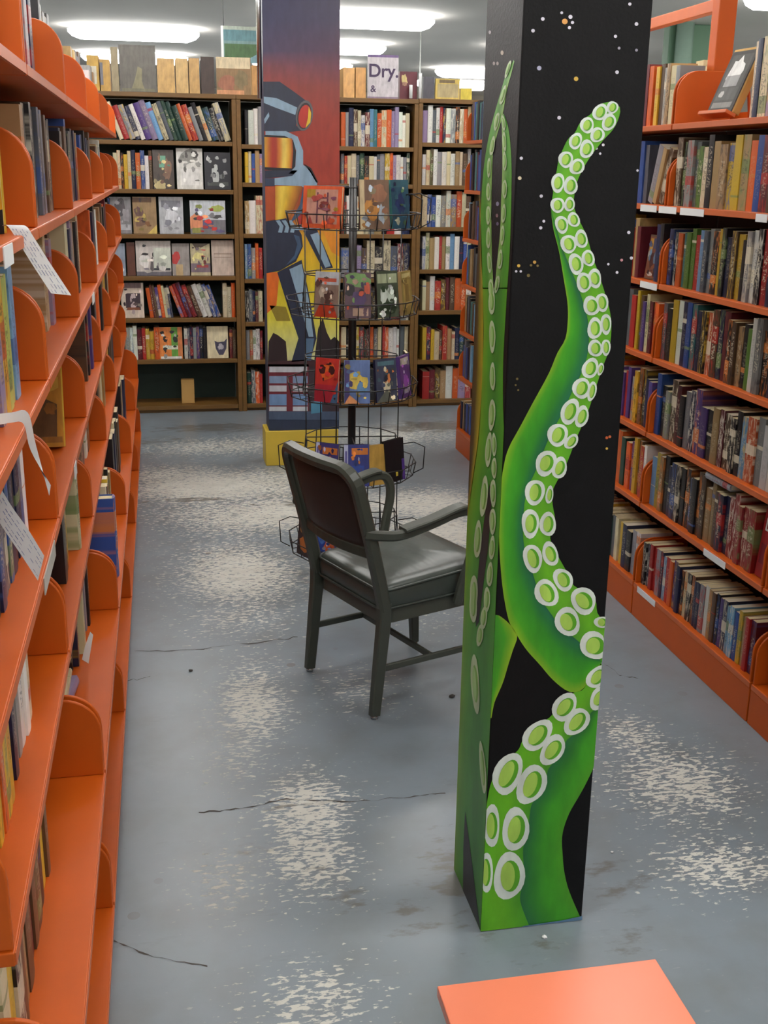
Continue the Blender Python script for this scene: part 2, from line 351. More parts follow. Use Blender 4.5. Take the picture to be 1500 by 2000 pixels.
# paper labels on the shelf edges
def edge_label(parent, x, y0, y1, z0, z1, s, mat='paper'):
    mb = MB(); xa = x-s*.0035; mb.box(min(xa, xa+s*.0018), max(xa, xa+s*.0018), y0, y1, z0, z1)
    o = mb.build('shelf_label', M[mat], parent, org=tuple(parent.location)); return o
for (xa, ya), (xb, yb), row, k in [((1252,552),(1284,562),4,2),((1252,412),(1283,415),5,2),((1288,413),(1322,413),5,1),((1330,413),(1376,415),5,1),((1376,1075),(1418,1102),1,1),((1246,1150),(1280,1183),0,1),((1478,424),(1500,426),5,1)]:
    a = at_x(xa, ya, RXF); b = at_x(xb, yb, RXF); z = ROWS[row]; y0, y1 = sorted((a.y, b.y))
    edge_label(SECR[k], RXF, y0, y1, z-.026, z-.003, 1)
edge_label(SECL[0], LXU, 1.78, 1.98, ROWS[3]-.03, ROWS[3]-.001, -1, 'clear')
edge_label(SECL[2], LXU, 3.55, 3.66, ROWS[4]-.03, ROWS[4]-.001, -1)
edge_label(SECL[1], LXU, 2.5, 2.56, ROWS[3]-.03, ROWS[3]-.001, -1)
edge_label(SECL[0], LXU, 1.62, 1.72, ROWS[5]-.03, ROWS[5]-.001, -1)
# ------------------------------------------------------------------ books
CC = dict(W=(222,220,212), C=(206,194,158), G=(140,140,142), g=(88,94,100), B=(44,78,150), b=(112,158,196), N=(30,36,68), K=(26,24,28), R=(168,38,36), M=(98,28,38),
          O=(214,96,36), Y=(204,166,44), E=(28,62,52), L=(92,132,48), T=(166,136,92), P=(84,58,124), S=(88,64,44), V=(150,132,166), l=(166,172,84), r=(176,60,66), t=(60,120,120))
CN = dict(W='white', C='cream', G='grey', g='slate', B='blue', b='light-blue', N='navy', K='black', R='red', M='maroon', O='orange', Y='yellow', E='dark-green', L='green',
          T='tan', P='purple', S='brown', V='lavender', l='lime', r='rose', t='teal')
def book_geo(mb, t, d, h, hard, T=None):
    """spine faces -y at y=0, thickness along x, stands on z=0"""
    bt = min(.0025, t*.12) if hard else min(.0008, t*.08); ins = .004 if hard else .0006
    T = T or Matrix()
    k = MB(); hh = h
    k.box(-t/2, -t/2+bt, 0, d, 0, hh); k.box(t/2-bt, t/2, 0, d, 0, hh)
    n = 5; out = []
    bulge = min(.006, t*.18) if hard else .0012
    for i in range(n):
        a = i/(n-1); x = -t/2+t*a; out.append((x, -bulge*math.sin(math.pi*a), 0))
    k.prism(out+[(t/2-bt, bt, 0), (-t/2+bt, bt, 0)], (0, 0, hh))
    k.box(-t/2+bt, t/2-bt, bt, d-ins, ins, hh-ins, 1)
    mb.add([T @ Vector(v) for v in k.v], [], 0)
    b = len(mb.v)-len(k.v)
    for f, mm in zip(k.f, k.m): mb.f.append([i+b for i in f]); mb.m.append(mm); mb.c.append(None); mb.sm.append(False)
def vary(c, rng, a=.16):
    c = lin(c); j = rng.uniform(1-a, 1+a); return tuple(min(1, v*j*rng.uniform(.94, 1.06)) for v in c)
def xform(pos, ang, tilt, t):
    """pos: point under the middle of the spine; ang: turn about z; tilt: lean along the row"""
    return Matrix.Translation(Vector(pos)+Vector((0, 0, abs(math.sin(tilt))*t/2))) @ Matrix.Rotation(ang, 4, 'Z') @ Matrix.Rotation(tilt, 4, 'Y')
NAMES = {'p': 'paperback', 'h': 'hardback_book'}
def fill_row(start, direction, length, ang, z, codes, hts, dep, label_tail, group, kind='p', fixed=None, lean=0., rng=None, stuff=None, gap=.0008, sizes=(.75, 1.3), depvar=.012, dark=1):
    """set books side by side from start along direction; codes give the colours; widths scaled to fill length"""
    rng = rng or random; ws = [rng.uniform(*sizes) for _ in codes]; sc = length*math.cos(lean)/sum(ws); d = Vector(direction); inw = Vector((-math.sin(ang), math.cos(ang), 0))
    x = 0; P0 = Vector(start)
    sgn = 1 if (Matrix.Rotation(ang, 3, 'Z') @ Vector((1, 0, 0))).dot(d) > 0 else -1
    for i, (c, w_) in enumerate(zip(codes, ws)):
        t = w_*sc; foot = t/math.cos(lean)
        if c != '.':
            h = rng.uniform(*hts); dd = dep*rng.uniform(.92, 1.05)
            ti = lean*sgn if lean else 0
            pos = P0+d*(x+foot/2)+inw*rng.uniform(0, depvar); pos.z = z+.0004
            if lean: pos = pos
            T_ = xform(pos, ang, ti, t-gap)
            hard = kind == 'h'
            if stuff is not None: book_geo(stuff[0], t-gap, dd, h, hard, T_); stuff[1].append((len(stuff[0].f), vary(CC[c], rng)))
            else:
                mb = MB(); book_geo(mb, t-gap, dd, h, hard)
                o = mb.build(NAMES[kind], [M['cloth' if hard and rng.random() < .5 else 'cover'], M['pages' if rng.random() < .7 else 'pages_w']])
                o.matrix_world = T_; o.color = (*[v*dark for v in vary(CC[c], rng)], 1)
                lf = next((q for q in codes[:i][::-1] if q != '.'), None); rt = next((q for q in codes[i+1:] if q != '.'), None)
                nb = sorted({CN[q] for q in (lf, rt) if q})
                wh = ' and '.join(nb)
                what = 'paperback' if kind == 'p' else 'hardback'
                tag(o, f"{CN[c]} {what} beside {wh}, {label_tail}" if wh else f"{CN[c]} {what}, {label_tail}", 'book', group)
        x += foot
RN = ['bottom shelf', 'second shelf up', 'third shelf up', 'fourth shelf up', 'fifth shelf up', 'sixth shelf up', 'top shelf']
rb = random.Random(11)
TAILR = 'bookcase by tentacle pillar'
YB = 3.81
hid = (MB(), [])
# rows seen right of the pillar: codes run from the far end towards the camera
R0 = {6: 'YSGTCG', 4: '', 5: '', 3: 'YSPCMRO', 2: 'GYSKNP', 1: 'OPYSRW', 0: 'YNKGW'}
R1 = {5: 'SKGgLCKTTYYTOBMSNTKG', 4: 'NKOtLLRbgGKYKNSYKGWKRNTSKYK', 3: 'gKYWNBtNKOSNMKSTKLWGKNSK', 2: 'BKGSMKGNPPKTMSKKbOGWW', 1: 'bYTKNNKKKNKSSTTSNNRRrRR',
      0: 'KNRRGNbROPNKCKSNNGWTSKPNbbBYTRM'}
HT = {6: (.19, .22), 5: (.19, .23), 4: (.18, .225), 3: (.185, .23), 2: (.17, .225), 1: (.185, .225), 0: (.165, .182)}
for row in range(7):
    z = ROWS[row]; tail = f'{RN[row]} of {TAILR}'; grp = f'books on the {RN[row]} by the tentacle pillar'
    X = RXF+.018
    if R0[row]: fill_row((X, YB+.215, 0), (0, -1, 0), .19, -math.pi/2, z, R0[row], HT[row], .13 if row < 6 else .1, f'{RN[row]}, past end plate by tentacle pillar', grp, rng=rb)
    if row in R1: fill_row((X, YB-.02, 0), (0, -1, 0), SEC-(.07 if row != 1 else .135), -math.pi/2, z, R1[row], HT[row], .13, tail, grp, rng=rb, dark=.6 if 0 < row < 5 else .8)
    # unseen rows behind the pillar and out past the frame
    rc = lambda n: ''.join(rb.choice('KNSGTMRYCBPgOE') for _ in range(n))
    fill_row((X, YB+SEC-.02, 0), (0, -1, 0), .66, -math.pi/2, z, rc(20), HT[row], .13, '', '', rng=rb, stuff=hid)
    fill_row((X, YB+2*SEC-.02, 0), (0, -1, 0), .86, -math.pi/2, z, rc(26), HT[row], .13, '', '', rng=rb, stuff=hid)
    fill_row((X, YB+2*SEC+.42, 0), (0, -1, 0), .39, -math.pi/2, z, rc(12), HT[row], .13, '', '', rng=rb, stuff=hid)
    fill_row((X, YB-SEC-(.02 if row not in (0, 2) else .3 if row == 0 else .14), 0), (0, -1, 0), .8 if row not in (0, 2) else .5, -math.pi/2, z, rc(26 if row else 14), HT[row], .13, '', '', rng=rb, stuff=hid)
    # the end of the row, seen left of the pillar: smaller than the three hundred books built singly
    fill_row((X, YB+3*SEC-.02, 0), (0, -1, 0), .46, -math.pi/2, z, ''.join(rb.choice('KNbSKTgBtM') for _ in range(13)), HT[row], .13, '', '', rng=rb, stuff=hid)
# top shelf, near section
tl = 'top shelf of '+TAILR; gt = 'books on the top shelf by the tentacle pillar'
fill_row((RXF+.035, 3.365, 0), (0, -1, 0), .30, -math.pi/2, ROWS[6], 'CNCVOSTK', (.2, .25), .1, tl, gt, rng=rb)
# leaning grey books on the sixth shelf beyond the end plate
t_ = 'sixth shelf up, leaning by tentacle pillar'
fill_row((RXF+.02, YB+.205, 0), (0, -1, 0), .11, -math.pi/2, ROWS[5], 'GTS', (.19, .21), .15, t_, 'leaning books beyond the end plate', lean=.32, rng=rb)
fill_row((RXF+.018, YB+.095, 0), (0, -1, 0), .06, -math.pi/2, ROWS[4], 'NK', (.2, .22), .13, 'fifth shelf up, past end plate by tentacle pillar', 'books on the fifth shelf up by the tentacle pillar', rng=rb)
def stuff_object(st, name, label):
    mb, cl = st; j = 0
    for i in range(len(mb.f)):
        while i >= cl[j][0]: j += 1
        mb.c[i] = cl[j][1] if mb.m[i] == 0 else lin((214, 200, 160)); mb.m[i] = 0
    return tag(mb.build(name, M['print']), label, 'books', kind='stuff')
# ---- books with printed covers
RJ = random.Random(77)
def busy(art):
    """small brush marks in the cover's own colours"""
    if not art or len(art) < 4: return art
    pal = [a[-1] for a in art]; out = list(art)
    for _ in range(14):
        c = RJ.choice(pal); j = RJ.uniform(.65, 1.3); c = tuple(min(255, v*j) for v in c); u, v = RJ.uniform(.1, .9), RJ.uniform(.08, .92)
        out.append(('e', u, v, RJ.uniform(.03, .13), RJ.uniform(.02, .08), c))
    return out
def shapes_to(mb, shapes, O, U, V, Nn, lay0=.0006, step=.00012):
    """flat print: shapes in 0..1 coordinates on the plane O + u U + v V"""
    O, U, V, Nn = map(Vector, (O, U, V, Nn))
    for k, s in enumerate(shapes):
        off = Nn*(lay0+k*step)
        if s[0] == 'r': pts = [(s[1], s[2]), (s[3], s[2]), (s[3], s[4]), (s[1], s[4])]; c = s[5]
        elif s[0] == 'e':
            jr = [RJ.uniform(.72, 1.18) for _ in range(14)]; pts = [(min(max(s[1]+s[3]*jr[a]*math.cos(a*math.pi/7), 0), 1), min(max(s[2]+s[4]*jr[a]*math.sin(a*math.pi/7), 0), 1)) for a in range(14)]; c = s[5]
        else: pts, c = s[1], s[2]
        mb.add([O+U*a+V*b+off for a, b in pts], [list(range(len(pts)))], 0, lin(c))
def face_book(pos, wdt, hgt, thick, ang, color, art, label, group, lean=.12, name='display_book', cat='book', hard=False):
    """book shown front cover out; the cover faces -y before the turn ang; it leans back"""
    r = empty(name, (0, 0, 0), label, cat, group)
    mb = MB(); bt = .0015
    # cover boards at y=0 and y=thick, spine on the left
    mb.box(-wdt/2, wdt/2, 0, bt, 0, hgt); mb.box(-wdt/2, wdt/2, thick-bt, thick, 0, hgt); mb.box(-wdt/2, -wdt/2+bt, bt, thick-bt, 0, hgt)
    cv = mb.build('cover', M['cloth'] if not art else M['solid_'+color] if 'solid_'+color in M else solid(color), r)
    pb = MB(); pb.box(-wdt/2+bt, wdt/2-.003, bt, thick-bt, .003, hgt-.003); pb.build('page_block', M['pages'], r)
    if art:
        pr = MB(); shapes_to(pr, busy(art), (-wdt/2, 0, 0), (wdt, 0, 0), (0, 0, hgt), (0, -1, 0)); pr.build('cover_print', M['print'], cv)
    r.matrix_world = Matrix.Translation(Vector(pos)+Vector((0, 0, abs(math.sin(lean))*thick+.0005))) @ Matrix.Rotation(ang, 4, 'Z') @ Matrix.Rotation(-lean, 4, 'X')
    return r
def solid(code):
    m_ = simple('cover_'+CN[code].replace('-', '_'), CC[code], .45, .15, 20); M['solid_'+code] = m_; return m_
# face-out paperback on the fifth shelf beyond the end plate
p = at_x(1262, 545, RXF+.02)
face_book((RXF+.03, YB+.155, ROWS[4]), .09, .16, .018, -math.pi/2, 'S', [('r',.05,.04,.95,.96,(120,66,40)),('r',.1,.6,.4,.92,(190,140,50)),('r',.4,.7,.9,.92,(60,64,92)),('e',.5,.45,.25,.2,(70,30,30)),('e',.75,.5,.12,.16,(90,110,130)),('e',.45,.12,.3,.05,(190,180,170))],
          'brown illustrated paperback shown cover out beyond the fifth-shelf end plate', None, .1)
red_di = face_book((RXF+.03, 2.958, ROWS[1]), .085, .215, .03, -math.pi/2, 'R', [('r',0,0,1,1,(150,34,36)),('r',.1,.2,.9,.5,(120,26,40))], 'red cover-out book lettered DI, second shelf up by the tentacle pillar', None, .08)
face_book((RXF+.03, 2.815, ROWS[2]), .1, .21, .03, -math.pi/2, 'C', [('r',0,0,1,1,(196,188,140)),('r',.2,.28,.95,.72,(92,70,40)),('r',.1,.82,.9,.86,(150,140,100))], 'cream cover-out book with a brown panel, third shelf up past the white hardbacks', None, .08)
# grey book laid flat on top of the navy ones, second shelf up
tops_ = [max((o.matrix_world @ Vector(c_)).z for c_ in o.bound_box) for o in COL.objects if o.name.startswith('paperback') and abs(o.location.z-ROWS[1]) < .02 and 3.13 < o.location.y < 3.38 and o.location.x > 1]
mb = MB(); book_geo(mb, .022, .13, .17, True); fg = mb.build('hardback_book', [M['cloth'], M['pages_w']]); fg.color = (*lin((150, 156, 164)), 1)
fg.matrix_world = Matrix.Translation((RXF+.012, 3.34, max(tops_)+.0115)) @ Matrix.Rotation(-math.pi/2, 4, 'Z') @ Matrix.Rotation(math.pi/2, 4, 'Y')
tag(fg, 'grey hardback lying flat on top of the navy paperbacks, second shelf up', 'book')
# framed picture on a stand, top shelf
def frame_stand():
    r = empty('picture_stand', (RXF+.02, 3.60, ROWS[6]), 'black and white photograph propped on an orange stand on the top shelf', 'picture')
    mb = MB(); mb.box(-.075, .075, 0, .026, .012, .23); bk = mb.build('backing', M['cardboard'], r, bevel=.003)
    mb = MB(); mb.box(-.08, .08, -.028, .012, 0, .012); mb.build('ledge', M['orange_edge'], r, bevel=.002)
    mb = MB(); mb.box(-.068, .068, -.004, 0, .014, .218); ph = mb.build('photograph', solid('g'), r)
    mb = MB(); shapes_to(mb, [('r',0,0,1,1,(52,54,52)),('r',.08,.06,.92,.94,(74,76,74)),('e',.45,.66,.3,.24,(214,216,214)),('r',.2,.42,.75,.6,(150,152,152)),('r',.12,.2,.9,.4,(84,86,84)),('e',.3,.3,.1,.06,(170,172,168)),('r',.1,.07,.9,.16,(128,130,126))],
        (-.068, -.004, .014), (.136, 0, 0), (0, 0, .204), (0, -1, 0)); mb.build('image', M['print'], ph)
    mb = MB(); mb.prism([(-.004, .094, .15), (-.004, .098, .16), (-.004, .125, 0), (-.004, .118, 0)], (.008, 0, 0)); mb.build('easel_leg', M['orange'], r)
    r.matrix_world = Matrix.Translation((RXF+.032, 3.545, ROWS[6]+.001)) @ Matrix.Rotation(math.radians(-84), 4, 'Z')
    for ch_ in r.children:
        if ch_.name.split('.')[0] != 'easel_leg': ch_.matrix_local = Matrix.Translation((0, .0, .0115)) @ Matrix.Rotation(-.4, 4, 'X')
    return r
frame_stand()
# white and cream books at the near end of the third shelf, red lettered book on the second shelf
def spine_big(code, x, y, z, t, d, h, label, grp=None, ang=-math.pi/2, hard=True, tilt=0):
    r = empty('hardback_book' if hard else 'large_paperback', (0, 0, 0), label, 'book', grp)
    mb = MB(); book_geo(mb, t, d, h, hard)
    a = MB(); b = MB()
    for f, mm in zip(mb.f, mb.m): (a if mm == 0 else b).add([mb.v[i] for i in f], [list(range(len(f)))])
    c = a.build('cover', M['cover'], r); c.color = (*lin(CC[code]), 1); b.build('page_block', M['pages'], r)
    r.matrix_world = xform((x, y, z+.0005), ang, tilt, t); return r
o = spine_big('C', RXF+.02, 2.925, ROWS[2], .03, .15, .2, 'cream hardback with a brown picture panel, end of the third shelf up') if False else None
# books lying on top of others
def lying(code, T_, t, d, h, label, grp=None):
    r = spine_big(code, 0, 0, 0, t, d, h, label, grp); r.matrix_world = T_; return r
# rear face of the right-hand row: a few books showing above the top shelf
fill_row((RXF+.31, YB+.5, 0), (0, -1, 0), .35, math.pi/2, ROWS[6]+.04, 'CTRWCP', (.16, .2), .11, 'row behind the top shelf by tentacle pillar', 'books on the rear side of the orange bookcase', rng=rb)
mb = MB(); mb.box(RXF+.222, RXF+.42, YB-.9, YB+.9, ROWS[6]+.018, ROWS[6]+.04); mb.build('rear_shelf', M['orange'], SECR[2], org=tuple(SECR[2].location))
# ------------------------------------------------------------------ books on the left-hand bookcase
rl = random.Random(5)
def left(row, y0, y1, codes, h, rec=.03, dep=.16, kind='p', lean=0., near='paper slips', depvar=.012, sizes=(.75, 1.3)):
    xf = (LXL if row < 2 else LXU)-rec
    sec = min(5, max(0, int((y0-1.206)//SEC)))
    sn = ['first', 'second', 'third', 'fourth', 'fifth', 'last'][sec]
    fill_row((xf, y0, 0), (0, 1, 0), y1-y0, math.pi/2, ROWS[row], codes, h, dep, f'{RN[row]}, {sn} section of bookcase with slips', f'books on the {RN[row]} of the bookcase with paper slips', kind=kind, lean=lean, rng=rl, depvar=depvar, sizes=sizes, stuff=hid if y0 > 3.9 else None)
left(6, 1.70, 2.08, 'GWbOKNbb', (.24, .27), .035)
left(6, 2.30, 2.86, 'NGVGWKTGKN', (.19, .25), .05); left(6, 3.10, 3.4, 'KWGSK', (.18, .24), .05); left(6, 4.2, 4.7, 'TYKNS', (.2, .24), .05); left(6, 5.2, 5.7, 'WGKYT', (.2, .25), .05)
left(5, 1.45, 1.88, 'KYSKRNK', (.2, .24), .035); left(5, 2.30, 2.95, 'TKSKNKgKGSNKK', (.2, .235), .035); left(5, 3.2, 3.86, 'KNSBKNgKNT', (.19, .23), .035)
left(5, 4.1, 4.7, 'BNKGVNKS', (.19, .23), .035); left(5, 5.0, 5.6, 'SCTGW', (.18, .22), .035)
left(4, 1.42, 1.98, 'TCYCVVYllb', (.2, .235), .03); left(4, 2.75, 2.98, 'TTVS', (.19, .22), .05); left(4, 3.2, 3.75, 'CTNVGTKC', (.2, .235), .035); left(4, 4.2, 4.74, 'OSRNKKW', (.2, .24), .03)
left(4, 5.1, 5.65, 'TSNKOM', (.18, .23), .03)
left(3, 1.30, 2.03, 'WSMKgbKNgNBNKNGW', (.2, .245), .04); left(3, 3.55, 3.84, 'SNKgP', (.2, .238), .02); left(3, 4.2, 4.8, 'KNGOSK', (.2, .24), .03); left(3, 5.0, 5.6, 'TYKSMC', (.2, .24), .03)
left(2, 1.30, 1.86, 'ETSYOYYPNGGWWC', (.2, .245), .04); left(2, 2.5, 2.68, 'KKY', (.2, .23), .03); left(2, 3.4, 3.86, 'KSNTWS', (.17, .22), .05); left(2, 4.1, 4.6, 'STCYT', (.2, .24), .03); left(2, 5.0, 5.6, 'YKTSN', (.2, .24), .03)
left(1, 1.25, 1.80, 'CYKSTSMSSKYS', (.2, .235), .075, .12); left(1, 2.62, 2.98, 'KNKCKNKGKK', (.19, .225), .07, depvar=.03); left(1, 3.42, 3.8, 'KCSKYNKKT', (.2, .24), .04, depvar=.03); left(1, 4.1, 4.7, 'KNTCKSK', (.2, .24), .04); left(1, 5.2, 5.6, 'KTN', (.2, .24), .04)
left(0, 2.5, 2.95, 'KNKSKNK', (.19, .23), .09, .14); left(0, 3.4, 3.9, 'NKSK', (.19, .23), .07, .14); left(0, 4.3, 4.7, 'KNK', (.2, .23), .06, .14)
# notable larger books there
face_book((LXU-.1, 1.905, ROWS[5]), .14, .225, .03, 0, 'Y', [('r',0,0,1,1,(26,20,22)),('e',.72,.42,.42,.3,(214,150,30)),('e',.72,.42,.33,.23,(226,206,90)),('p',[(.82,.8),(.97,.8),(.97,.84),(.88,.85),(.97,.87),(.97,.93),(.82,.93),(.82,.89),(.9,.88),(.82,.85)],(196,72,40))],
          'black and yellow book with a glowing disc on its cover, sixth shelf up', None, 0)
face_book((LXU-.105, 2.66, ROWS[3]), .15, .2, .035, 0, 'Y', [('r',0,0,1,1,(188,128,34)),('p',[(.05,.05),(.9,.1),(.92,.5),(.6,.62),(.1,.5)],(104,70,36)),('r',.0,.62,.5,.9,(176,166,120)),('e',.75,.75,.2,.12,(206,160,60)),('r',.55,.05,.98,.12,(150,96,30))],
          'yellow and brown book leaning cover out on the fourth shelf up', None, .22)
tb = spine_big('C', LXU-.02, 2.76, ROWS[2], .035, .2, .24, 'tall cream hardback standing at the third shelf edge before the end plate', ang=math.pi/2)
bb = spine_big('B', LXL-.025, 3.62, ROWS[1], .0, .2, .24, '') if False else spine_big('B', LXL-.012, 3.30, ROWS[1], .05, .2, .25, 'tall blue hardback on the second shelf up of the bookcase with slips', ang=math.pi/2)
for k, (c, t) in enumerate([('V', .03), ('C', .016), ('C', .02), ('Y', .014), ('C', .018)]):
    zz = ROWS[1]+.001+sum([.03, .016, .02, .014, .018][:k])+k*.0006
    T_ = Matrix.Translation((LXL-.09-.004*k, 2.44+.006*(k % 2), zz+t/2)) @ Matrix.Rotation(math.pi/2+.1*(k % 3-1), 4, 'Z') @ Matrix.Rotation(math.pi/2, 4, 'Y') @ Matrix.Translation((0, 0, -.1))
    lying(c, T_, t, .13, .19, f"{['lavender','thin cream','thick cream','yellow','worn cream'][k]} book lying {['at the bottom','second','in the middle','fourth','on top'][k]} of the flat stack, second shelf up", 'flat stack of books on the second shelf up')
stuff_object(hid, 'paperback_rows', 'rows of paperbacks on the orange shelves behind the pillar and at the aisle end')
# paper slips hanging from the shelves: strips bent over the shelf edge
def slip(edgeL, edgeR, Ys, label, lines=True, k=0):
    """pixel edges give the strip where it hangs at the shelf's own distance"""
    r = empty('paper_slip', (0, 0, 0), label, 'paper slip', 'white paper slips on the shelf edges')
    A = smooth_path([at_y(x, y, Y) for (x, y), Y in zip(edgeL, Ys)], 5); B = smooth_path([at_y(x, y, Y) for (x, y), Y in zip(edgeR, Ys)], 5); n = len(A)
    off = Vector((.0002, .0004, .0002)); mb = MB()
    mb.add(A+B, [(i, n+i, n+i+1, i+1) for i in range(n-1)], smooth=True); mb.add([a+off for a in A]+[b+off for b in B], [(i, i+1, n+i+1, n+i) for i in range(n-1)], smooth=True)
    base = A[-1].copy(); r.location = base; mb.v = [tuple(Vector(v)-base) for v in mb.v]; sh = mb.build('sheet', M['paper'], r)
    if lines:
        ink = MB(); rg = random.Random(k)
        for j in range(5):
            for i in range(int(n*.35), n-1):
                if rg.random() < .75:
                    f0 = .12+j*.17; p0 = A[i].lerp(B[i], f0); p1 = A[i+1].lerp(B[i+1], f0); wd = (B[i]-A[i]).normalized()*rg.uniform(.0005, .0012); o_ = Vector((0, -.0006, .0003))
                    ink.add([p0+o_-base, p0.lerp(p1, .75)+o_-base, p0.lerp(p1, .75)+wd+o_-base, p0+wd+o_-base], [(0, 1, 2, 3)], 0, lin((120, 135, 175)))
        ink.build('handwriting', M['print'], sh)
slip([(4,441),(14,441),(30,463),(62,515),(100,573)], [(38,440),(52,443),(66,464),(100,518),(139,577)], [1.90,1.885,1.88,1.875,1.87], 'white paper slip sticking out from the sixth shelf up', True, 1)
slip([(-12,810),(22,806),(54,806),(70,870),(96,968)], [(-12,832),(20,826),(46,828),(60,880),(99,948)], [1.66,1.68,1.70,1.705,1.70], 'white paper slip folded over the fifth shelf edge, hanging narrow', False)
slip([(-60,930),(-30,968),(0,1022),(40,1082),(74,1134)], [(-30,900),(0,952),(25,993),(55,1035),(86,1086)], [1.60,1.60,1.60,1.60,1.595], 'white paper slip with blue handwriting hanging over the fourth shelf', True, 2)
# price tag on the dark books
a = at_y(172, 1236, 2.60); mb = MB()
mb.prism([at_y(166,1262,2.6), at_y(176,1234,2.6), at_y(182,1240,2.6), at_y(173,1296,2.6), at_y(160,1288,2.6)], (0, .0006, 0))
tag(mb.build('price_tag', M['paper'], None, org=tuple(a)), 'small white tag tucked into the black books on the second shelf up', 'tag')
# ------------------------------------------------------------------ wooden bookcases at the back
WY, WD = 7.82, .30
UX = [-.70, .53, 1.757, 2.985]
UZ = [[.05, .374, .658, .94, 1.216, 1.505, 1.811, 2.105], [.05, .36, .625, .92, 1.221, 1.554, 1.797, 2.105], [.05, .337, .693, .98, 1.271, 1.552, 1.831, 2.112]]
UL = ['brown wooden bookcase with an empty bottom shelf and dark green back', 'brown wooden bookcase behind the robot pillar and the wire rack', 'brown wooden bookcase between the Dry sign and the orange shelves']
for k in range(3):
    x0, x1 = UX[k], UX[k+1]; r = empty('wooden_bookcase', (x0, WY, 0), UL[k], 'bookcase', 'brown wooden bookcases along the back')
    og = tuple(r.location)
    for xa in (x0+.001, x1-.029):
        mb = MB(); mb.box(xa, xa+.028, WY, WY+WD, 0, UZ[k][-1]-.03); mb.build('side_panel', M['wood'], r, org=og, bevel=.002)
    mb = MB(); mb.box(x0+.03, x1-.03, WY+WD-.012, WY+WD, .0, UZ[k][-1]-.03); mb.build('back_panel', M['green_panel'], r, org=og)
    for i, z in enumerate(UZ[k]):
        mb = MB(); mb.box(x0+(.03 if i < 7 else .001), x1-(.03 if i < 7 else .001), WY+(.004 if i < 7 else -.004), WY+WD-.013, z-.028, z); mb.build('shelf' if i < 7 else 'top_board', M['wood_shelf'], r, org=og, bevel=.002)
    mb = MB(); mb.box(x0+.03, x1-.03, WY+.03, WY+.045, 0, .022); mb.build('toe_kick', M['wood'], r, org=og)
hid2 = (MB(), [])
rw = random.Random(21)
WR = ['bottom shelf', 'second shelf up', 'third shelf up', 'fourth shelf up', 'fifth shelf up', 'sixth shelf up', 'top shelf']
WT = ['green-backed wooden bookcase', 'wooden bookcase behind wire rack', 'wooden bookcase near orange shelves']
def back(unit, row, xa, xb, codes, hts=(.2, .25), lean=0., stuff=False, dep=.17):
    z = UZ[unit][row]; a = at_y(xa, 400, WY).x if not stuff else xa; b = at_y(xb, 400, WY).x if not stuff else xb
    # pixel columns drift slightly down the picture, so take them at the row's own height
    if not stuff:
        v = 1000-F_PX*math.tan(PIT-math.atan((CAM_H-z-.1)/7.9)); a = at_y(xa, v, WY).x; b = at_y(xb, v, WY).x
    mx = UZ[unit][row+1]-z-.036; hts = (min(hts[0], mx-.03), min(hts[1], mx))
    a = max(a, UX[unit]+.034); b = min(b, UX[unit+1]-.034)
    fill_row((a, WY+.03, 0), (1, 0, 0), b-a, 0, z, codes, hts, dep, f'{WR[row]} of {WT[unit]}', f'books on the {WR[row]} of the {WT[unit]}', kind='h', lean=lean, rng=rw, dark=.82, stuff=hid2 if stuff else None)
def backface(unit, row, xa, xb, ytop, code, art, label, lean=.1):
    z = UZ[unit][row]; v = 1000-F_PX*math.tan(PIT-math.atan((CAM_H-z)/7.9))
    a = at_y(xa, v, WY+.04).x; b = at_y(xb, v, WY+.04).x; h = at_y((xa+xb)/2, ytop, WY+.04).z-z
    h = min(h, (UZ[unit]+[9])[row+1]-z-.035) if row < 7 else h
    return face_book(((a+b)/2, WY+.03, z), b-a-.004, max(.1, h), .018, 0, code, art, label, 'books shown cover out at the back', lean)
back(0, 6, 232, 456, 'CRGNWPVbCgEEEORGKCEKC', (.21, .27), -.33)
back(0, 5, 222, 298, 'CCKYCNOBWS', (.21, .25))
back(0, 4, 205, 216, 'TK'); back(0, 2, 292, 338, 'OMSPOCCN', (.2, .23), -.12); back(0, 2, 352, 432, 'ORMMSWWBB', (.21, .25), -.34); back(0, 2, 436, 460, 'CCO', (.2, .24))
back(0, 1, 244, 312, 'GWWMRYYO', (.19, .25)); back(0, 1, 360, 404, 'WNNGPKK', (.2, .24)); back(0, 1, 449, 462, 'MS', (.19, .22))
backface(0, 5, 300, 342, 293, 'S', [('r',0,0,1,1,(64,52,44)),('r',.3,.55,.62,.85,(96,150,124)),('e',.7,.5,.2,.3,(120,88,66)),('e',.3,.08,.3,.14,(176,160,110))], 'brown cover-out book with a teal patch, sixth shelf up')
backface(0, 5, 346, 398, 290, 'W', [('r',0,0,1,1,(196,194,188)),('e',.45,.8,.38,.18,(128,126,120)),('e',.7,.85,.15,.1,(60,56,54)),('r',.15,.1,.85,.5,(206,204,200))], 'white cover-out book with grey drawing, sixth shelf up')
backface(0, 5, 400, 452, 298, 'K', [('r',0,0,1,1,(28,28,36)),('e',.4,.4,.14,.3,(170,172,170)),('e',.8,.45,.08,.06,(150,150,150)),('r',.1,.1,.9,.2,(60,64,60))], 'black cover-out book with a white figure, sixth shelf up')
backface(0, 4, 216, 259, 385, 'G', [('r',0,0,1,1,(118,116,118)),('e',.5,.7,.3,.25,(74,70,74)),('r',.05,.1,.95,.25,(160,160,164)),('e',.75,.5,.18,.2,(140,136,140))], 'grey cover-out book on the fifth shelf up')
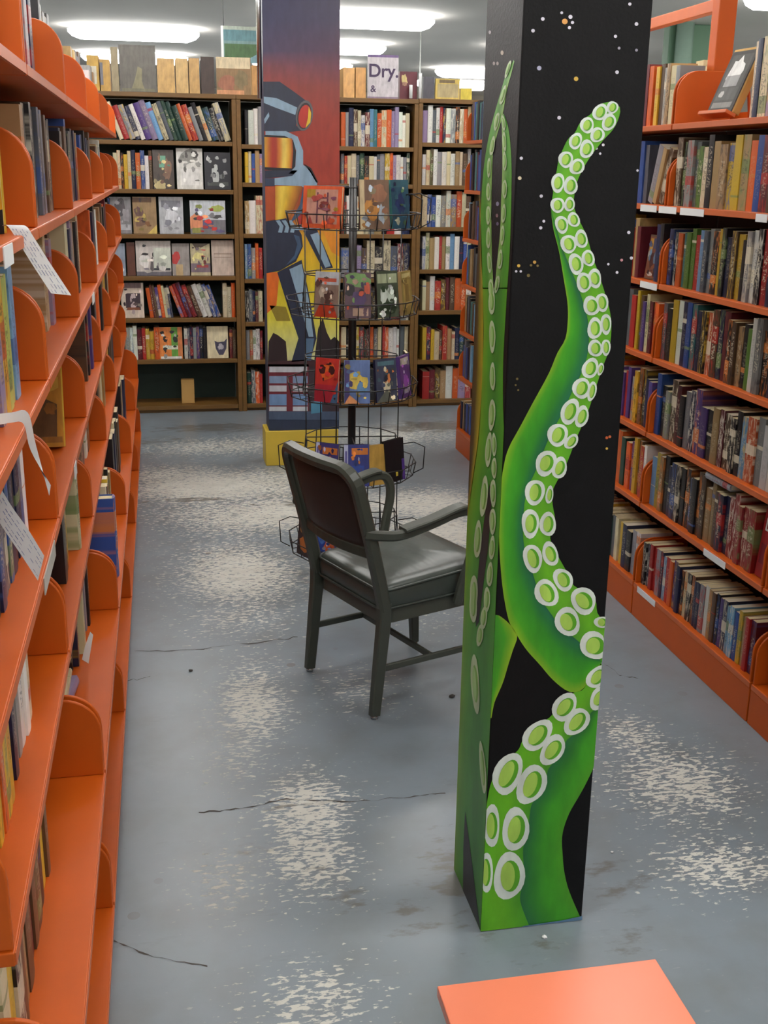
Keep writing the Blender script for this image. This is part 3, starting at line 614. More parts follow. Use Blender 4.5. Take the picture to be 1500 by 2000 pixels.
backface(0, 4, 261, 308, 385, 'T', [('r',0,0,1,1,(140,112,74)),('r',.0,.85,.8,.98,(92,60,30)),('e',.25,.6,.2,.14,(96,66,60)),('e',.3,.3,.25,.12,(112,82,64)),('p',[(.6,0),(1,0),(1,.25)],(186,160,80))], 'tan cover-out book on the fifth shelf up')
backface(0, 4, 312, 360, 385, 'W', [('r',0,0,1,1,(164,166,170)),('r',.1,.72,.9,.9,(110,110,118)),('e',.5,.45,.32,.2,(196,198,202)),('e',.35,.3,.15,.1,(120,122,130))], 'silver grey cover-out book on the fifth shelf up')
backface(0, 4, 372, 442, 392, 'W', [('r',0,0,1,1,(186,190,196)),('r',0,.0,1,.42,(110,108,112)),('p',[(0,.15),(.35,.2),(.35,.5),(.15,.62),(0,.5)],(206,130,90)),('r',.35,.15,.65,.4,(84,76,110)),('e',.75,.75,.22,.12,(150,160,80)),('r',.6,.1,.75,.2,(180,44,40)),('r',.05,.02,.3,.18,(130,130,60)),('e',.72,.52,.2,.06,(60,60,60))], 'wide cover-out picture book with a landscape, fifth shelf up')
backface(0, 3, 214, 247, 476, 'b', [('r',0,0,1,1,(130,140,154)),('e',.4,.35,.35,.25,(52,54,58)),('e',.7,.2,.2,.14,(204,204,204))], 'bluish cover-out book with a dark shape, fourth shelf up')
backface(0, 3, 249, 266, 474, 'S', [('r',0,0,1,1,(86,44,28))], 'narrow brown cover-out book, fourth shelf up')
backface(0, 3, 267, 336, 471, 'W', [('r',0,0,1,1,(188,180,174)),('r',0,.0,1,.12,(96,92,100)),('e',.5,.6,.05,.08,(40,34,34)),('p',[(.38,.1),(.5,.15),(.48,.55),(.42,.5)],(90,84,84)),('e',.22,.42,.16,.2,(214,210,206)),('r',.5,.15,.97,.22,(52,56,60)),('r',.5,.22,1,.8,(186,190,176))], 'wide white cover-out picture book, fourth shelf up')
backface(0, 3, 337, 372, 476, 'G', [('r',0,0,1,1,(140,132,128)),('e',.2,.55,.25,.2,(176,50,48)),('r',.2,0,.6,.35,(176,150,110))], 'grey and red cover-out book, fourth shelf up')
backface(0, 3, 373, 412, 476, 'C', [('r',0,0,1,1,(176,164,130)),('r',.0,.1,1,.38,(112,96,104)),('r',.3,.25,.9,.33,(150,60,60)),('e',.45,.6,.3,.12,(206,196,130)),('p',[(.3,.8),(1,1),(.9,1),(.1,1)],(90,74,60))], 'cream cover-out book with a purple stripe, fourth shelf up')
backface(0, 3, 414, 458, 470, 'C', [('r',0,0,1,1,(184,166,152)),('r',.1,.6,.9,.64,(150,130,116)),('r',.1,.5,.9,.53,(156,138,124))], 'plain cream cover-out book, fourth shelf up')
backface(0, 2, 238, 283, 553, 'C', [('r',0,0,1,1,(196,180,164)),('r',.1,.85,.9,1,(106,84,84)),('r',.2,.22,.85,.7,(54,38,48)),('e',.55,.35,.12,.1,(190,170,170)),('r',.25,.22,.8,.3,(120,66,40))], 'cream cover-out book with a dark framed picture, third shelf up')
backface(0, 1, 312, 358, 640, 'C', [('r',0,0,.52,1,(216,128,60)),('r',.52,0,1,1,(96,150,60)),('e',.27,.62,.12,.1,(40,40,40)),('e',.7,.62,.12,.1,(40,50,40)),('r',.15,.3,.8,.42,(214,214,190)),('r',.8,0,1,1,(196,120,70)),('r',.05,0,.95,.08,(214,212,206))], 'half orange half green cover-out book, second shelf up')
backface(0, 1, 405, 447, 638, 'C', [('r',0,0,1,1,(206,194,160)),('p',[(.35,.55),(.5,.5),(.8,.52),(.95,.62),(.9,.3),(.75,.1),(.55,.1),(.4,.3)],(66,64,84)),('e',.65,.35,.15,.1,(170,164,170))], 'cream cover-out book with a dark animal head, second shelf up')
mb = MB(); q = at_y(368, 790, WY+.1); mb.box(-.045, .045, 0, .05, 0, .17); bx = mb.build('cardboard_box', M['cardboard'], None, bevel=.003); bx.location = (q.x, WY+.08, .0505)
tag(bx, 'small tan cardboard box alone on the empty bottom shelf', 'box')
for row, cd_ in zip(range(7), ['EgOR', 'GTWWM', 'KgNMC', 'bBGOR', 'TWC', 'YCBTV', 'KWWG']):
    back(1, row, 479, 514, cd_, (.2, .25))
for row, cd_ in zip(range(7), ['SKKMWC', 'CKTYgEMOgCROWWWgC', 'SGTKCNMG', 'GWVSCKCgMN', 'EWWCCGTKRWN', 'gRCCgEKCWgGYOVWWGE', 'OGNSCWMbtOCOVVWWC']):
    back(1, row, 668, 802, cd_, (.2, .26))
for row, cd_ in zip(range(7), ['RMSTWOVr', 'YNYCSRTCNEKt', 'CTWRSMSOOW', 'WCTWRTWbWNBC', 'CBBWGWTOCS', 'WCSWGWCWTCSG', 'VWgWRNWGKCOT']):
    back(2, row, 827, 922, cd_, (.2, .26))
    rc = lambda n: ''.join(rw.choice('KNSGTMRYCBWgOEW') for _ in range(n))
    back(1, row, .75, 1.19, rc(12), (.2, .26), stuff=True); back(2, row, 2.22, 2.94, rc(22), (.2, .26), stuff=True); back(0, row, -.66, -.45, rc(6), (.2, .26), stuff=True)
stuff_object(hid2, 'hardback_rows', 'rows of hardbacks on the wooden shelves hidden behind the robot pillar and end bookcases')
# things standing on top of the wooden bookcases
TZ = 2.106
def top_item(name, xa, xb, ytop, dep, mat, label, cat, art=None, Y=WY+.06, lean=0, code=None):
    a = at_y(xa, 180, Y).x; b = at_y(xb, 180, Y).x; h = at_y((xa+xb)/2, ytop, Y).z-TZ
    r = empty(name, ((a+b)/2, Y, TZ+(.0065 if xa > 815 else .0005)), label, cat); mb = MB(); mb.box(-(b-a)/2+.002, (b-a)/2-.002, 0, dep, 0, h); bd = mb.build('body', mat, r, bevel=.002)
    if art:
        mb = MB(); shapes_to(mb, art, (-(b-a)/2+.002, 0, 0), (b-a-.004, 0, 0), (0, 0, h), (0, -1, 0)); mb.build('front_print', M['print'], bd)
    return r
def flat(c): return [('r', 0, 0, 1, 1, c)]
top_item('box_file', 172, 196, 108, .2, M['cardboard'], 'yellow box file at the end of the bookcase top', 'box', [('r',0,0,1,1,(190,150,60)),('r',.3,.2,.8,.7,(196,190,170))])
top_item('box_file', 197, 217, 116, .2, M['cardboard'], 'tan box file with a grey label on the bookcase top', 'box', [('r',0,0,1,1,(186,146,70)),('r',0,.2,.3,.9,(110,110,120))])
top_item('picture_board', 219, 234, 92, .03, M['cardboard'], 'narrow tan board beside the grey picture', 'board', flat((150,136,104)))
top_item('picture_board', 235, 307, 88, .03, solid('g'), 'large grey picture board with a pale figure on the bookcase top', 'picture', [('r',0,0,1,1,(92,88,80)),('r',.02,.05,.98,.95,(98,94,86)),('p',[(.3,.05),(.42,.3),(.5,.55),(.62,.5),(.6,.25),(.66,.08)],(132,126,96)),('r',.05,.02,.95,.08,(110,106,84))])
for xa, xb, c, n in [(308,343,(196,158,96),'wide'), (344,369,(200,166,108),'middle'), (370,391,(190,152,94),'narrow')]:
    top_item('box_file', xa, xb, 114, .22, M['cardboard'], f'{n} tan box file in the row of three on the bookcase top', 'box', flat(c))
top_item('thick_album', 393, 420, 111, .2, solid('S'), 'dark brown album standing on the bookcase top', 'book', flat((66,52,46)))
top_item('picture_board', 423, 491, 112, .04, solid('C'), 'cover-out book with a cream title strip and reddish painting on the bookcase top', 'book', [('r',0,0,1,1,(140,112,78)),('r',0,.7,.98,1,(206,190,156)),('e',.3,.3,.28,.2,(158,104,80)),('r',0,0,.8,.12,(196,140,100)),('e',.7,.4,.2,.25,(128,112,80))])
top_item('box_file', 492, 517, 128, .2, M['cardboard'], 'tan box file beside the robot pillar', 'box', flat((186,140,84)))
top_item('box_file', 560, 620, 120, .2, M['cardboard'], 'tan box file hidden behind the robot pillar', 'box', flat((186,140,84)))
top_item('box_file', 670, 693, 132, .2, M['cardboard'], 'light wood box beside the Dry sign', 'box', flat((206,156,92)))
top_item('box_file', 694, 715, 132, .2, M['cardboard'], 'light wood box touching the Dry sign', 'box', flat((200,148,84)))
sg = top_item('sign_card', 717, 778, 107, .012, M['paper'], 'white card sign reading Dry on the bookcase top', 'sign', [('r',0,0,1,1,(182,176,180)),('r',0,.94,1,1,(96,72,120)),('r',0,0,1,.04,(130,112,130))], Y=WY+.03)
def text(body, size, loc, parent, mat, rot=(math.pi/2, 0, 0), name='lettering'):
    cu = bpy.data.curves.new('t', 'FONT'); cu.body = body; cu.size = size; cu.extrude = .0004; cu.offset = size*.018
    t = bpy.data.objects.new('t', cu); COL.objects.link(t); bpy.context.view_layer.update()
    me = bpy.data.meshes.new_from_object(t.evaluated_get(bpy.context.evaluated_depsgraph_get())); bpy.data.objects.remove(t)
    o = bpy.data.objects.new(name, me); COL.objects.link(o); me.materials.clear(); me.materials.append(mat); o.parent = parent; o.location = loc; o.rotation_euler = rot; return o
text('DI', .055, (-.03, -.002, .15), next(c_ for c_ in red_di.children if c_.name.startswith('cover')), simple('white_ink', (214, 206, 200), .6))
ink = simple('sign_ink', (72, 58, 84), .7)
text('Dry.', .115, (-.1, -.003, .135), sg.children[0], ink); text('&', .06, (-.085, -.003, .04), sg.children[0], ink)
top_item('thick_album', 780, 815, 140, .06, solid('M'), 'maroon album with a cream emblem beside the Dry sign', 'book', [('r',0,0,1,1,(92,30,42)),('e',.25,.7,.2,.2,(190,170,110)),('r',.15,.5,.4,.62,(150,110,90))])
for xc, yt in ((802, 168), (820, 145)):
    mb = MB(); q = at_y(xc, 180, WY+.03); h = at_y(xc, yt, WY+.03).z-TZ; mb.tube([(0, 0, 0), (0, 0, h*.9), (0, 0, h)], .012, 10); o = mb.build('candle', M['paper']); o.location = (q.x, WY+.025, TZ+.0065)
    tag(o, 'short white candle before the maroon album' if xc < 810 else 'tall white candle beside the maroon album', 'candle')
top_item('thick_album', 826, 848, 152, .08, solid('g'), 'slate grey album standing on the end bookcase top', 'book', flat((78,76,84)))
top_item('picture_board', 850, 898, 156, .03, solid('Y'), 'yellow framed card with pale middle on the end bookcase top', 'picture', [('r',0,0,1,1,(196,170,84)),('r',.08,.1,.95,.75,(168,152,110)),('r',.15,.8,.8,.95,(110,90,60))])
top_item('picture_board', 899, 922, 174, .05, solid('Y'), 'small bright yellow box on the end bookcase top', 'box', flat((206,186,70)))
# hanging poster beyond the bookcases
q0 = at_y(431, 50, 8.7); q1 = at_y(509, 124, 8.7)
r = empty('hanging_poster', ((q0.x+q1.x)/2, 8.7, q1.z), 'landscape poster with teal sky and green field hanging behind the bookcase', 'poster')
wd_ = q1.x-q0.x; hh = q0.z-q1.z; mb = MB(); mb.box(-wd_/2, wd_/2, 0, .006, 0, hh); sh = mb.build('sheet', M['paper'], r)
mb = MB(); shapes_to(mb, [('r',.06,0,1,1,(110,140,140)),('r',.06,.6,1,.9,(84,124,132)),('r',.08,.1,1,.52,(66,100,58)),('p',[(.08,.1),(.7,.12),(1,.3),(1,0),(.08,0)],(110,150,160)),('r',.06,.9,1,1,(150,160,150))], (-wd_/2, 0, 0), (wd_, 0, 0), (0, 0, hh), (0, -1, 0)); mb.build('print', M['print'], sh)
for x in (-wd_/2+.02, wd_/2-.02):
    mb = MB(); mb.tube([(x, .003, hh), (x, .003, CEIL-q1.z-.001)], .002, 5); mb.build('cord', M['wire'], r)
# pendant globe lamp far behind
q = at_z(820, 60, CEIL); qq = at_y(820, 156, q.y)
r = empty('globe_lamp', (qq.x, q.y, CEIL), 'small glowing globe lamp on a thin rod behind the candles', 'light'); mb = MB(); mb.tube([(0, 0, -.001), (0, 0, qq.z-CEIL)], .006, 6); mb.build('rod', M['housing'], r)
mb = MB(); bm = bmesh.new(); bmesh.ops.create_uvsphere(bm, u_segments=14, v_segments=8, radius=.035); me = bpy.data.meshes.new('globe'); bm.to_mesh(me); bm.free(); me.materials.append(M['glow'])
g_ = bpy.data.objects.new('globe', me); COL.objects.link(g_); g_.parent = r; g_.location = (0, 0, qq.z-CEIL-.03)
# green pillar far behind the right-hand bookcase
q = at_z(1310, 45, CEIL); q2 = at_y(1400, 60, q.y)
r = empty('green_pillar', (q.x, q.y, 0), 'green painted pillar beyond the orange bookcase', 'pillar'); mb = MB(); mb.box(0, q2.x-q.x, 0, .14, 0, CEIL-.001); mb.build('shaft', M['green_wall'], r, bevel=.01)
mb = MB(); mb.tube([(.11, -.085, 0), (.11, -.085, CEIL-.002)], .08, 14); mb.build('pipe', simple('pale_green_gloss', (150, 176, 160), .25), r)
# ------------------------------------------------------------------ tentacle pillar
PX0, PX1, PY0, PY1 = .648, .890, 2.06, 2.30
pil = empty('tentacle_pillar', ((PX0+PX1)/2, (PY0+PY1)/2, 0), 'black square pillar painted with green octopus tentacles and stars', 'pillar')
mb = MB(); mb.box(PX0, PX1, PY0, PY1, 0, CEIL-.001); pil_shaft = mb.build('shaft', M['black_paint'], pil, org=tuple(pil.location), bevel=.003)
PO = pil.location
def resample(pts, n):
    P = [Vector((*p, 0)) for p in pts]; d = [0]
    for a, b in zip(P[:-1], P[1:]): d.append(d[-1]+(b-a).length)
    out = []; j = 0
    for i in range(n):
        s = d[-1]*i/(n-1)
        while j < len(P)-2 and s > d[j+1]: j += 1
        t = (s-d[j])/max(1e-9, d[j+1]-d[j]); q = P[j].lerp(P[j+1], min(1, t)); out.append((q.x, q.y))
    return out
def front_pt(px, py, lay, Y=PY0, x0=PX0, x1=PX1):
    q = at_y(px, py, Y); return (min(max(q.x, x0), x1), Y-.0004-.0005*lay, max(q.z, .002))
def left_pt(px, py, lay):
    q = at_x(px, py, PX0); return (PX0-.0004-.0005*lay, min(max(q.y, PY0), PY1), max(q.z, .002))
def mixl(cs, t):
    t = t*(len(cs)-1); i = min(int(t), len(cs)-2); f = t-i; return tuple(a+(b-a)*f for a, b in zip(cs[i], cs[i+1]))
def loft(mb, L, R, cols, fn, lay, n=70, k=8, smooth=3):
    if smooth: L = [(v.x, v.y) for v in smooth_path([(*p, 0) for p in L], smooth)]; R = [(v.x, v.y) for v in smooth_path([(*p, 0) for p in R], smooth)]
    L = resample(L, n); R = resample(R, n); cs = [lin(c) for c in cols]
    for i in range(n-1):
        for j in range(k):
            quad = []; cc = []
            for a, b in ((i, j), (i, j+1), (i+1, j+1), (i+1, j)):
                f = b/k; quad.append(fn(L[a][0]+(R[a][0]-L[a][0])*f, L[a][1]+(R[a][1]-L[a][1])*f, lay)); cc.append(mixl(cs, f))
            mb.add(quad, [(0, 1, 2, 3)], 0, cc)
def poly(mb, pts, col, fn, lay):
    mb.add([fn(x, y, lay) for x, y in pts], [list(range(len(pts)))], 0, lin(col))
def ell(cx, cy, rx, ry, rot=0, n=20, dx=0, dy=0):
    a = math.radians(rot); return [(cx+dx+rx*math.cos(t)*math.cos(a)-ry*math.sin(t)*math.sin(a), cy+dy+rx*math.cos(t)*math.sin(a)+ry*math.sin(t)*math.cos(a)) for t in [2*math.pi*i/n for i in range(n)]]
def zf(o, s, pts): return [(o[0]+x*s, o[1]+y*s) for x, y in pts]
Z5 = ((900, 0), .3); Z6 = ((880, 550), .325); Z7 = ((860, 1150), .35)
bodyL = [(1075,395),(1080,444),(1092,492),(1100,540),(1108,590),(1109,625),(1104,662),(1088,690),(1072,729),(1042,784),(1016,833),(992,878),(982,920),(974,972),(974,1037),(980,1135),(993,1210),(1010,1241),(1028,1269),(1056,1300),(1077,1325),(1105,1348),(1125,1352),(1142,1342),(1154,1318),(1177,1293)]
bandL0 = [(1195,198),(1170,204),(1155,222),(1134,237),(1122,261),(1110,270),(1098,294),(1090,315),(1086,339),(1079,357),(1080,378),(1076,399)]
bandL1 = [(1079,420),(1087,447),(1097,482),(1112,520),(1127,557),(1138,589),(1148,628),(1149,680),(1138,722),(1119,761),(1096,810),(1072,855),(1047,917),(1028,960),(1021,1021),(1024,1070),(1039,1115),(1055,1167),(1075,1197),(1090,1218),(1110,1236),(1136,1258),(1161,1281),(1178,1292)]
bandR = [(1195,198),(1208,206),(1211,219),(1200,249),(1176,276),(1155,303),(1140,327),(1126,357),(1121,385),(1121,405),(1130,428),(1146,462),(1158,504),(1171,540),(1184,582),(1190,604),(1194,634),(1190,680),(1177,716),(1162,761),(1146,810),(1127,852),(1104,911),(1080,955),(1079,985),(1084,1018),(1074,1050),(1088,1083),(1106,1115),(1120,1143),(1160,1168),(1165,1190),(1170,1204),(1190,1206)]
mb = MB()
loft(mb, bodyL, [(1076,399)]+bandL1, ['#7fae1c', '#44a016', '#36961a', '#2f8a1e', '#1f7436', '#1c6a4a'], front_pt, 0, 110, 10)
loft(mb, bandL0+bandL1, bandR, ['#4f9f1c', '#66b41a', '#5aa81a'], front_pt, 1, 120, 4)
# lower tentacle
lowL = zf(*Z7, [(912,415),(870,440),(830,480),(800,560),(740,580),(690,620),(640,680),(600,725),(540,745),(490,790),(455,850),(440,890),(410,920),(350,945),(310,1000),(290,1060),(275,1110),(262,1180),(250,1240),(240,1300),(238,1440),(232,1540),(225,1700),(215,1930)])
lowM = zf(*Z7, [(895,660),(840,690),(800,770),(740,815),(700,850),(685,910),(640,960),(600,1010),(585,1090),(555,1150),(510,1200),(495,1290),(490,1380),(462,1440),(465,1560),(460,1640),(445,1710),(450,1760),(475,1830),(500,1890)])
lowR = zf(*Z7, [(900,665),(895,800),(880,930),(860,985),(835,1040),(800,1110),(760,1180),(720,1250),(690,1330),(678,1400),(682,1480),(690,1570),(710,1660),(740,1740),(780,1830),(800,1870)])
loft(mb, lowL, lowM, ['#5fb01a', '#66b41a', '#4a9c1c'], front_pt, 1, 90, 6)
loft(mb, lowM, lowR, ['#1f6a3a', '#2a7c24', '#3a961a', '#3f9c18', '#4a9a18'], front_pt, 0, 90, 10)
# edge of the side tentacle that wraps round the corner
wrapR = zf(*Z7, [(330,150),(380,190),(428,262),(405,340),(380,420),(350,520),(320,590),(300,640),(285,720)])
wrapL = [(965,1200),(962,1240),(958,1300),(954,1360),(950,1405)]
loft(mb, wrapL, wrapR, ['#2e7a1e', '#3f9a18', '#86aa1c'], front_pt, 0, 30, 6)
# left face of the pillar
oL = zf(*Z5, [(345,390),(315,450),(290,500),(255,620),(215,760),(185,880),(160,1020),(145,1150),(135,1300),(130,1500),(135,1700),(145,1880)])
iL = zf(*Z5, [(350,400),(330,480),(300,590),(275,740),(240,870),(215,960),(205,1100),(200,1300),(200,1500),(205,1700),(215,1880)])
iR = zf(*Z5, [(275,740),(268,800),(270,900),(272,1100),(264,1300),(258,1500),(238,1700),(222,1880)])
oR = zf(*Z5, [(280,740),(310,830),(325,950),(332,1100),(330,1300),(325,1500),(316,1700),(303,1880)])
loft(mb, oL, iL, ['#4c9a22', '#3f8a2a', '#86b45a'], left_pt, 0, 50, 5); loft(mb, iR, oR, ['#86b45a', '#3f8a2a', '#4c9a22'], left_pt, 0, 50, 5)
sL = [(943,562),(945,647),(943,712),(940,777),(934,859),(925,924),(916,989),(909,1053),(903,1150),(898,1260),(894,1400),(888,1560),(880,1720),(870,1800)]
sR = [(991,562),(986,647),(983,712),(983,800),(987,870),(990,930),(985,1000),(982,1050),(978,1150),(974,1260),(966,1400),(960,1560),(952,1720),(944,1850)]
loft(mb, sL, sR, ['#6f9c1c', '#4f9a22', '#3d8a2c', '#347e2a', '#3a8a26', '#4c9a1e'], left_pt, 0, 90, 8)
loft(mb, [(936,380),(933,500),(922,620),(917,760),(911,900),(907,990),(903,1060)], [(938,380),(942,520),(944,640),(942,740),(936,850),(926,925),(912,1020)], ['#2c2016', '#4a3e18', '#a89a1c'], left_pt, 0, 40, 4)
poly(mb, [(957,945),(947,1010),(938,1080),(931,1160),(930,1225),(936,1215),(946,1130),(954,1070),(960,1000),(961,960)], '#1c1a1c', left_pt, 1)
poly(mb, zf(*Z7, [(140,1240),(165,1420),(190,1620),(236,1930),(180,1800),(128,1690),(130,1450)]), '#1c181a', left_pt, 1)
mb.build('tentacle_painting', M['paint'], pil, org=tuple(PO))
mb = MB(); SN = [0]
def sucker(cx, cy, rx, ry, rot=0, fn=front_pt, lay=2, white='#d8e2da', s=1):
    if s: rx *= 1.06; ry *= 1.04
    SN[0] += 1; lay += (SN[0] % 7)*.09
    f1, f2 = SN[0]*1.7, SN[0]*2.9
    wob = lambda pts: [(cx+(x-cx)*(1+.05*math.sin(2*i*.314+f1)+.045*math.sin(3*i*.314+f2)), cy+(y-cy)*(1+.05*math.sin(2*i*.314+f1)+.045*math.sin(3*i*.314+f2))) for i, (x, y) in enumerate(pts)]
    poly(mb, wob(ell(cx, cy, rx, ry, rot)), white, fn, lay)
    poly(mb, ell(cx, cy, rx*.62, ry*.66, rot, dx=rx*.07), '#58a81c' if s else '#7ab04a', fn, lay+1)
    poly(mb, ell(cx, cy, rx*.46, ry*.6, rot, dx=-rx*.1), '#a8d058' if s else '#9cc47a', fn, lay+2)
for x, y, a, b, *r_ in [(985,700,34,42,20),(905,730,44,54,20),(962,795,44,54,25),(820,815,42,52,15),(887,878,42,50,20),(745,918,40,52,15),(818,970,45,57,15),(682,1038,44,54,15),(755,1085,44,52,20),(630,1190,42,60,5),(713,1208,44,57,8),(628,1335,42,50,0),(706,1330,33,45,0),(655,1462,42,54,-10),(733,1430,37,48,-10),(700,1588,49,60,-15),(782,1555,41,57,-12),(748,1718,46,66,-8),(828,1680,38,54,-10),(800,1838,46,64,-8),(870,1812,43,60,-8)]:
    sucker(900+x*.3, y*.3, a*.3, b*.3, *r_)
for x, y, a, b, *r_ in [(845,145,48,56,0),(908,125,36,57,-5),(865,280,42,63,0),(932,255,32,58,0),(868,400,42,50,0),(932,395,25,50,0),(838,520,46,60,15),(900,525,18,36,15),(785,640,50,62,18),(848,658,24,60,10),(715,780,50,76,18),(787,810,38,64,18),(642,920,56,70,20),(725,960,32,50,35),(572,1090,60,74,20),(653,1118,42,64,18),(505,1265,54,78,8),(593,1280,22,52,5),(478,1452,52,82,2),(583,1456,46,72,5),(492,1662,52,86,-14),(598,1635,46,70,-18),(675,1790,54,68,-22),(575,1870,62,86,-25)]:
    sucker(880+x*.325, 550+y*.325, a*.325, b*.325, *r_)
for x, y, a, b, *r_ in [(797,65,64,76,-38),(708,182,68,76,-20),(858,315,80,72,20),(900,185,40,32,0),(875,490,48,70,38),(885,608,46,66,30),(692,658,58,84,38),(760,740,55,86,38),(540,815,64,96,38),(625,897,58,88,35),(375,1030,70,122,25),(508,1090,72,114,20),(284,1320,46,110,0),(418,1340,72,116,10),(252,1580,38,112,0),(383,1600,82,128,2)]:
    sucker(860+x*.35, 1150+y*.35, a*.35, b*.35, *r_)
pale = '#b4c8a0'
for z_, lst in ((Z5, [(312,450,12,58,18),(278,620,14,66,16),(238,790,15,62,10),(210,950,15,62,8),(188,1090,13,62,3),(184,1250,14,60,0),(184,1400,15,62,0),(184,1550,15,66,0),(190,1710,15,66,-3),(202,1880,16,66,-4),(282,800,13,50,-8),(288,920,13,60,-4),(290,1050,13,62,0),(290,1230,15,62,0),(284,1390,14,60,3),(274,1530,14,62,4),(260,1690,15,66,6),(240,1850,14,60,8)]),
                (Z6, [(252,120,20,78,0),(255,330,19,96,0),(257,570,16,88,0),(253,800,20,96,2),(232,1010,20,100,4),(266,980,14,70,0),(266,1120,15,66,0),(205,1290,22,122,4),(260,1270,19,80,0),(168,1550,22,116,4),(257,1440,19,82,0),(253,1600,18,70,3),(143,1880,24,116,2),(240,1760,18,76,4),(222,1910,16,62,4)]),
                (Z7, [(188,90,22,96,0),(264,60,18,70,3),(247,160,17,66,5),(224,260,18,60,5),(198,530,24,160,-3),(240,1000,16,150,-4)])):
    for x, y, a, b, r_ in lst: sucker(z_[0][0]+x*z_[1], z_[0][1]+y*z_[1], a*z_[1], b*z_[1], r_, left_pt, 2, pale, 0)
mb.build('sucker_painting', M['paint'], pil, org=tuple(PO))
mb = MB()
wt = '#d8d4e0'; yl = '#d8b048'; dm = '#7a6a3a'
for x, y, r_, c in [(1103,42,7,'#d89a50'),(1060,37,4.5,wt),(1041,60,4.5,wt),(1097,25,3.5,wt),(1114,33,5,wt),(1118,44,4,wt),(1112,54,4,wt),(1230,8,4,wt),(1243,47,4.5,wt),(1202,71,4,wt),(1209,94,3.5,'#9a96a4'),(1243,98,3.5,'#9a96a4'),(1053,133,5.5,'#a8a8c0'),(1205,141,4.5,wt),(1125,154,5.5,yl),(1092,230,4.5,wt),(1018,309,4,wt),(1015,348,4.5,'#e0d0b0'),(1057,383,4,wt),(1062,432,3.5,wt),(1056,445,4,wt),(1178,283,3.5,wt),(1172,300,3,wt),(1165,290,3,wt),(1245,333,3,wt),(1228,454,4,wt),(1233,504,4,wt),(1214,508,3.5,'#d09098'),(1205,532,3.5,wt),(1188,516,3,wt),(1013,519,4,yl),(1008,530,3,wt),(1017,530,3,wt),(1044,512,4,'#c89a48'),(1037,518,3,dm),(1050,519,3,dm),(1032,538,4,dm),(1185,855,3.5,'#b8562c'),(1191,853,3.5,'#c8683a'),(1185,876,3,yl),(1010,740,3,dm),(1007,752,2.5,dm),(1012,762,2.5,dm)]:
    poly(mb, ell(x, y, r_*.82, r_*.82, 0, 9), c, front_pt, 0)
for x, y, r_, c in [(981,103,3,'#8a7a64'),(965,124,2.5,'#7a6e68'),(972,124,2.5,'#7a6e68'),(972,398,3,'#8a86a0'),(971,421,2.5,'#8a6a70'),(972,437,2.5,'#5a567a'),(957,63,2.5,'#6a5e64')]:
    poly(mb, ell(x, y, r_, r_*1.5, 0, 9), c, left_pt, 0)
mb.build('star_painting', M['paint'], pil, org=tuple(PO))
# bluish paint line along the foot of the front face
mb = MB(); poly(mb, [(1020,1815),(1137,1797),(1137,1788),(1100,1796),(1020,1808)], '#5a7a9a', front_pt, 3); mb.build('foot_paint', M['paint'], pil, org=tuple(PO))
# ------------------------------------------------------------------ robot pillar
QX0, QX1, QY = .572, .978, 6.29
rp = empty('robot_pillar', ((QX0+QX1)/2, QY+.2, 0), 'square pillar painted with a blue robot against a red and yellow sky', 'pillar'); RO = rp.location
mb = MB(); mb.box(QX0, QX1, QY, QY+.17, .205, CEIL-.001); mb.build('shaft', simple('navy_paint', (44, 48, 74), .5, .2, 8), rp, org=tuple(RO), bevel=.004)
mb = MB(); mb.box(QX0-.022, QX1-.005, QY-.012, QY+.182, 0, .205); mb.build('plinth', M['yellow_paint'], rp, org=tuple(RO), bevel=.004)
def rf(px, py, lay):
    q = front_pt(px, py, lay, QY, QX0, QX1); return (q[0], QY-.0006-.0009*lay, max(q[2], .206))
mb = MB()
bg = [(-60,'#2c3158','#262a44'),(40,'#2e3058','#383050'),(100,'#40365a','#502e48'),(130,'#7a3a44','#6c3448'),(170,'#96382e','#84342e'),(230,'#982e22','#96301f'),(330,'#a02c1c','#98301e'),(380,'#963020','#a03a22'),(430,'#a8541c','#c47a24'),(470,'#d0b01c','#d89a20'),(560,'#d4bc1c','#d6c020'),(620,'#ccc438','#cfc43c'),(660,'#d2d070','#d0d078'),(700,'#c8c890','#c8c890'),(720,'#5a2c2c','#5a2c2c')]
for (ya, la, ra), (yb, lb, rb_) in zip(bg[:-1], bg[1:]):
    K = 6
    for k in range(K):
        q = []; cc = []
        for yy, l_, r_, f in ((ya, la, ra, k/K), (ya, la, ra, (k+1)/K), (yb, lb, rb_, (k+1)/K), (yb, lb, rb_, k/K)):
            q.append(rf(500+180*f, yy, 0)); cc.append(tuple(a+(b-a)*f for a, b in zip(lin(l_), lin(r_))))
        mb.add(q, [(0, 1, 2, 3)], 0, cc)
A6 = ((500, 0), .3067); A7 = ((500, 400), .3067)
nv = '#222a40'; lb_ = '#86a2b8'; bk = '#14161e'; md = '#3c5472'
def P6(pts, c, l): poly(mb, zf(*A6, pts), c, rf, l)
def P7(pts, c, l): poly(mb, zf(*A7, pts), c, rf, l)
P7([(55,430),(150,430),(130,640),(60,690)], '#d86a1c', 1); P7([(430,170),(540,180),(540,330),(480,300)], '#d88a20', 1); P7([(85,640),(190,650),(220,740),(130,740)], '#8a7a24', 1)
P6([(40,520),(150,520),(250,590),(330,650),(262,700),(255,800),(300,830),(180,845),(40,835)], nv, 2)
P6([(40,615),(130,625),(262,685),(250,732),(120,684),(40,655)], lb_, 3); P6([(40,760),(80,715),(85,740),(55,790)], lb_, 3)
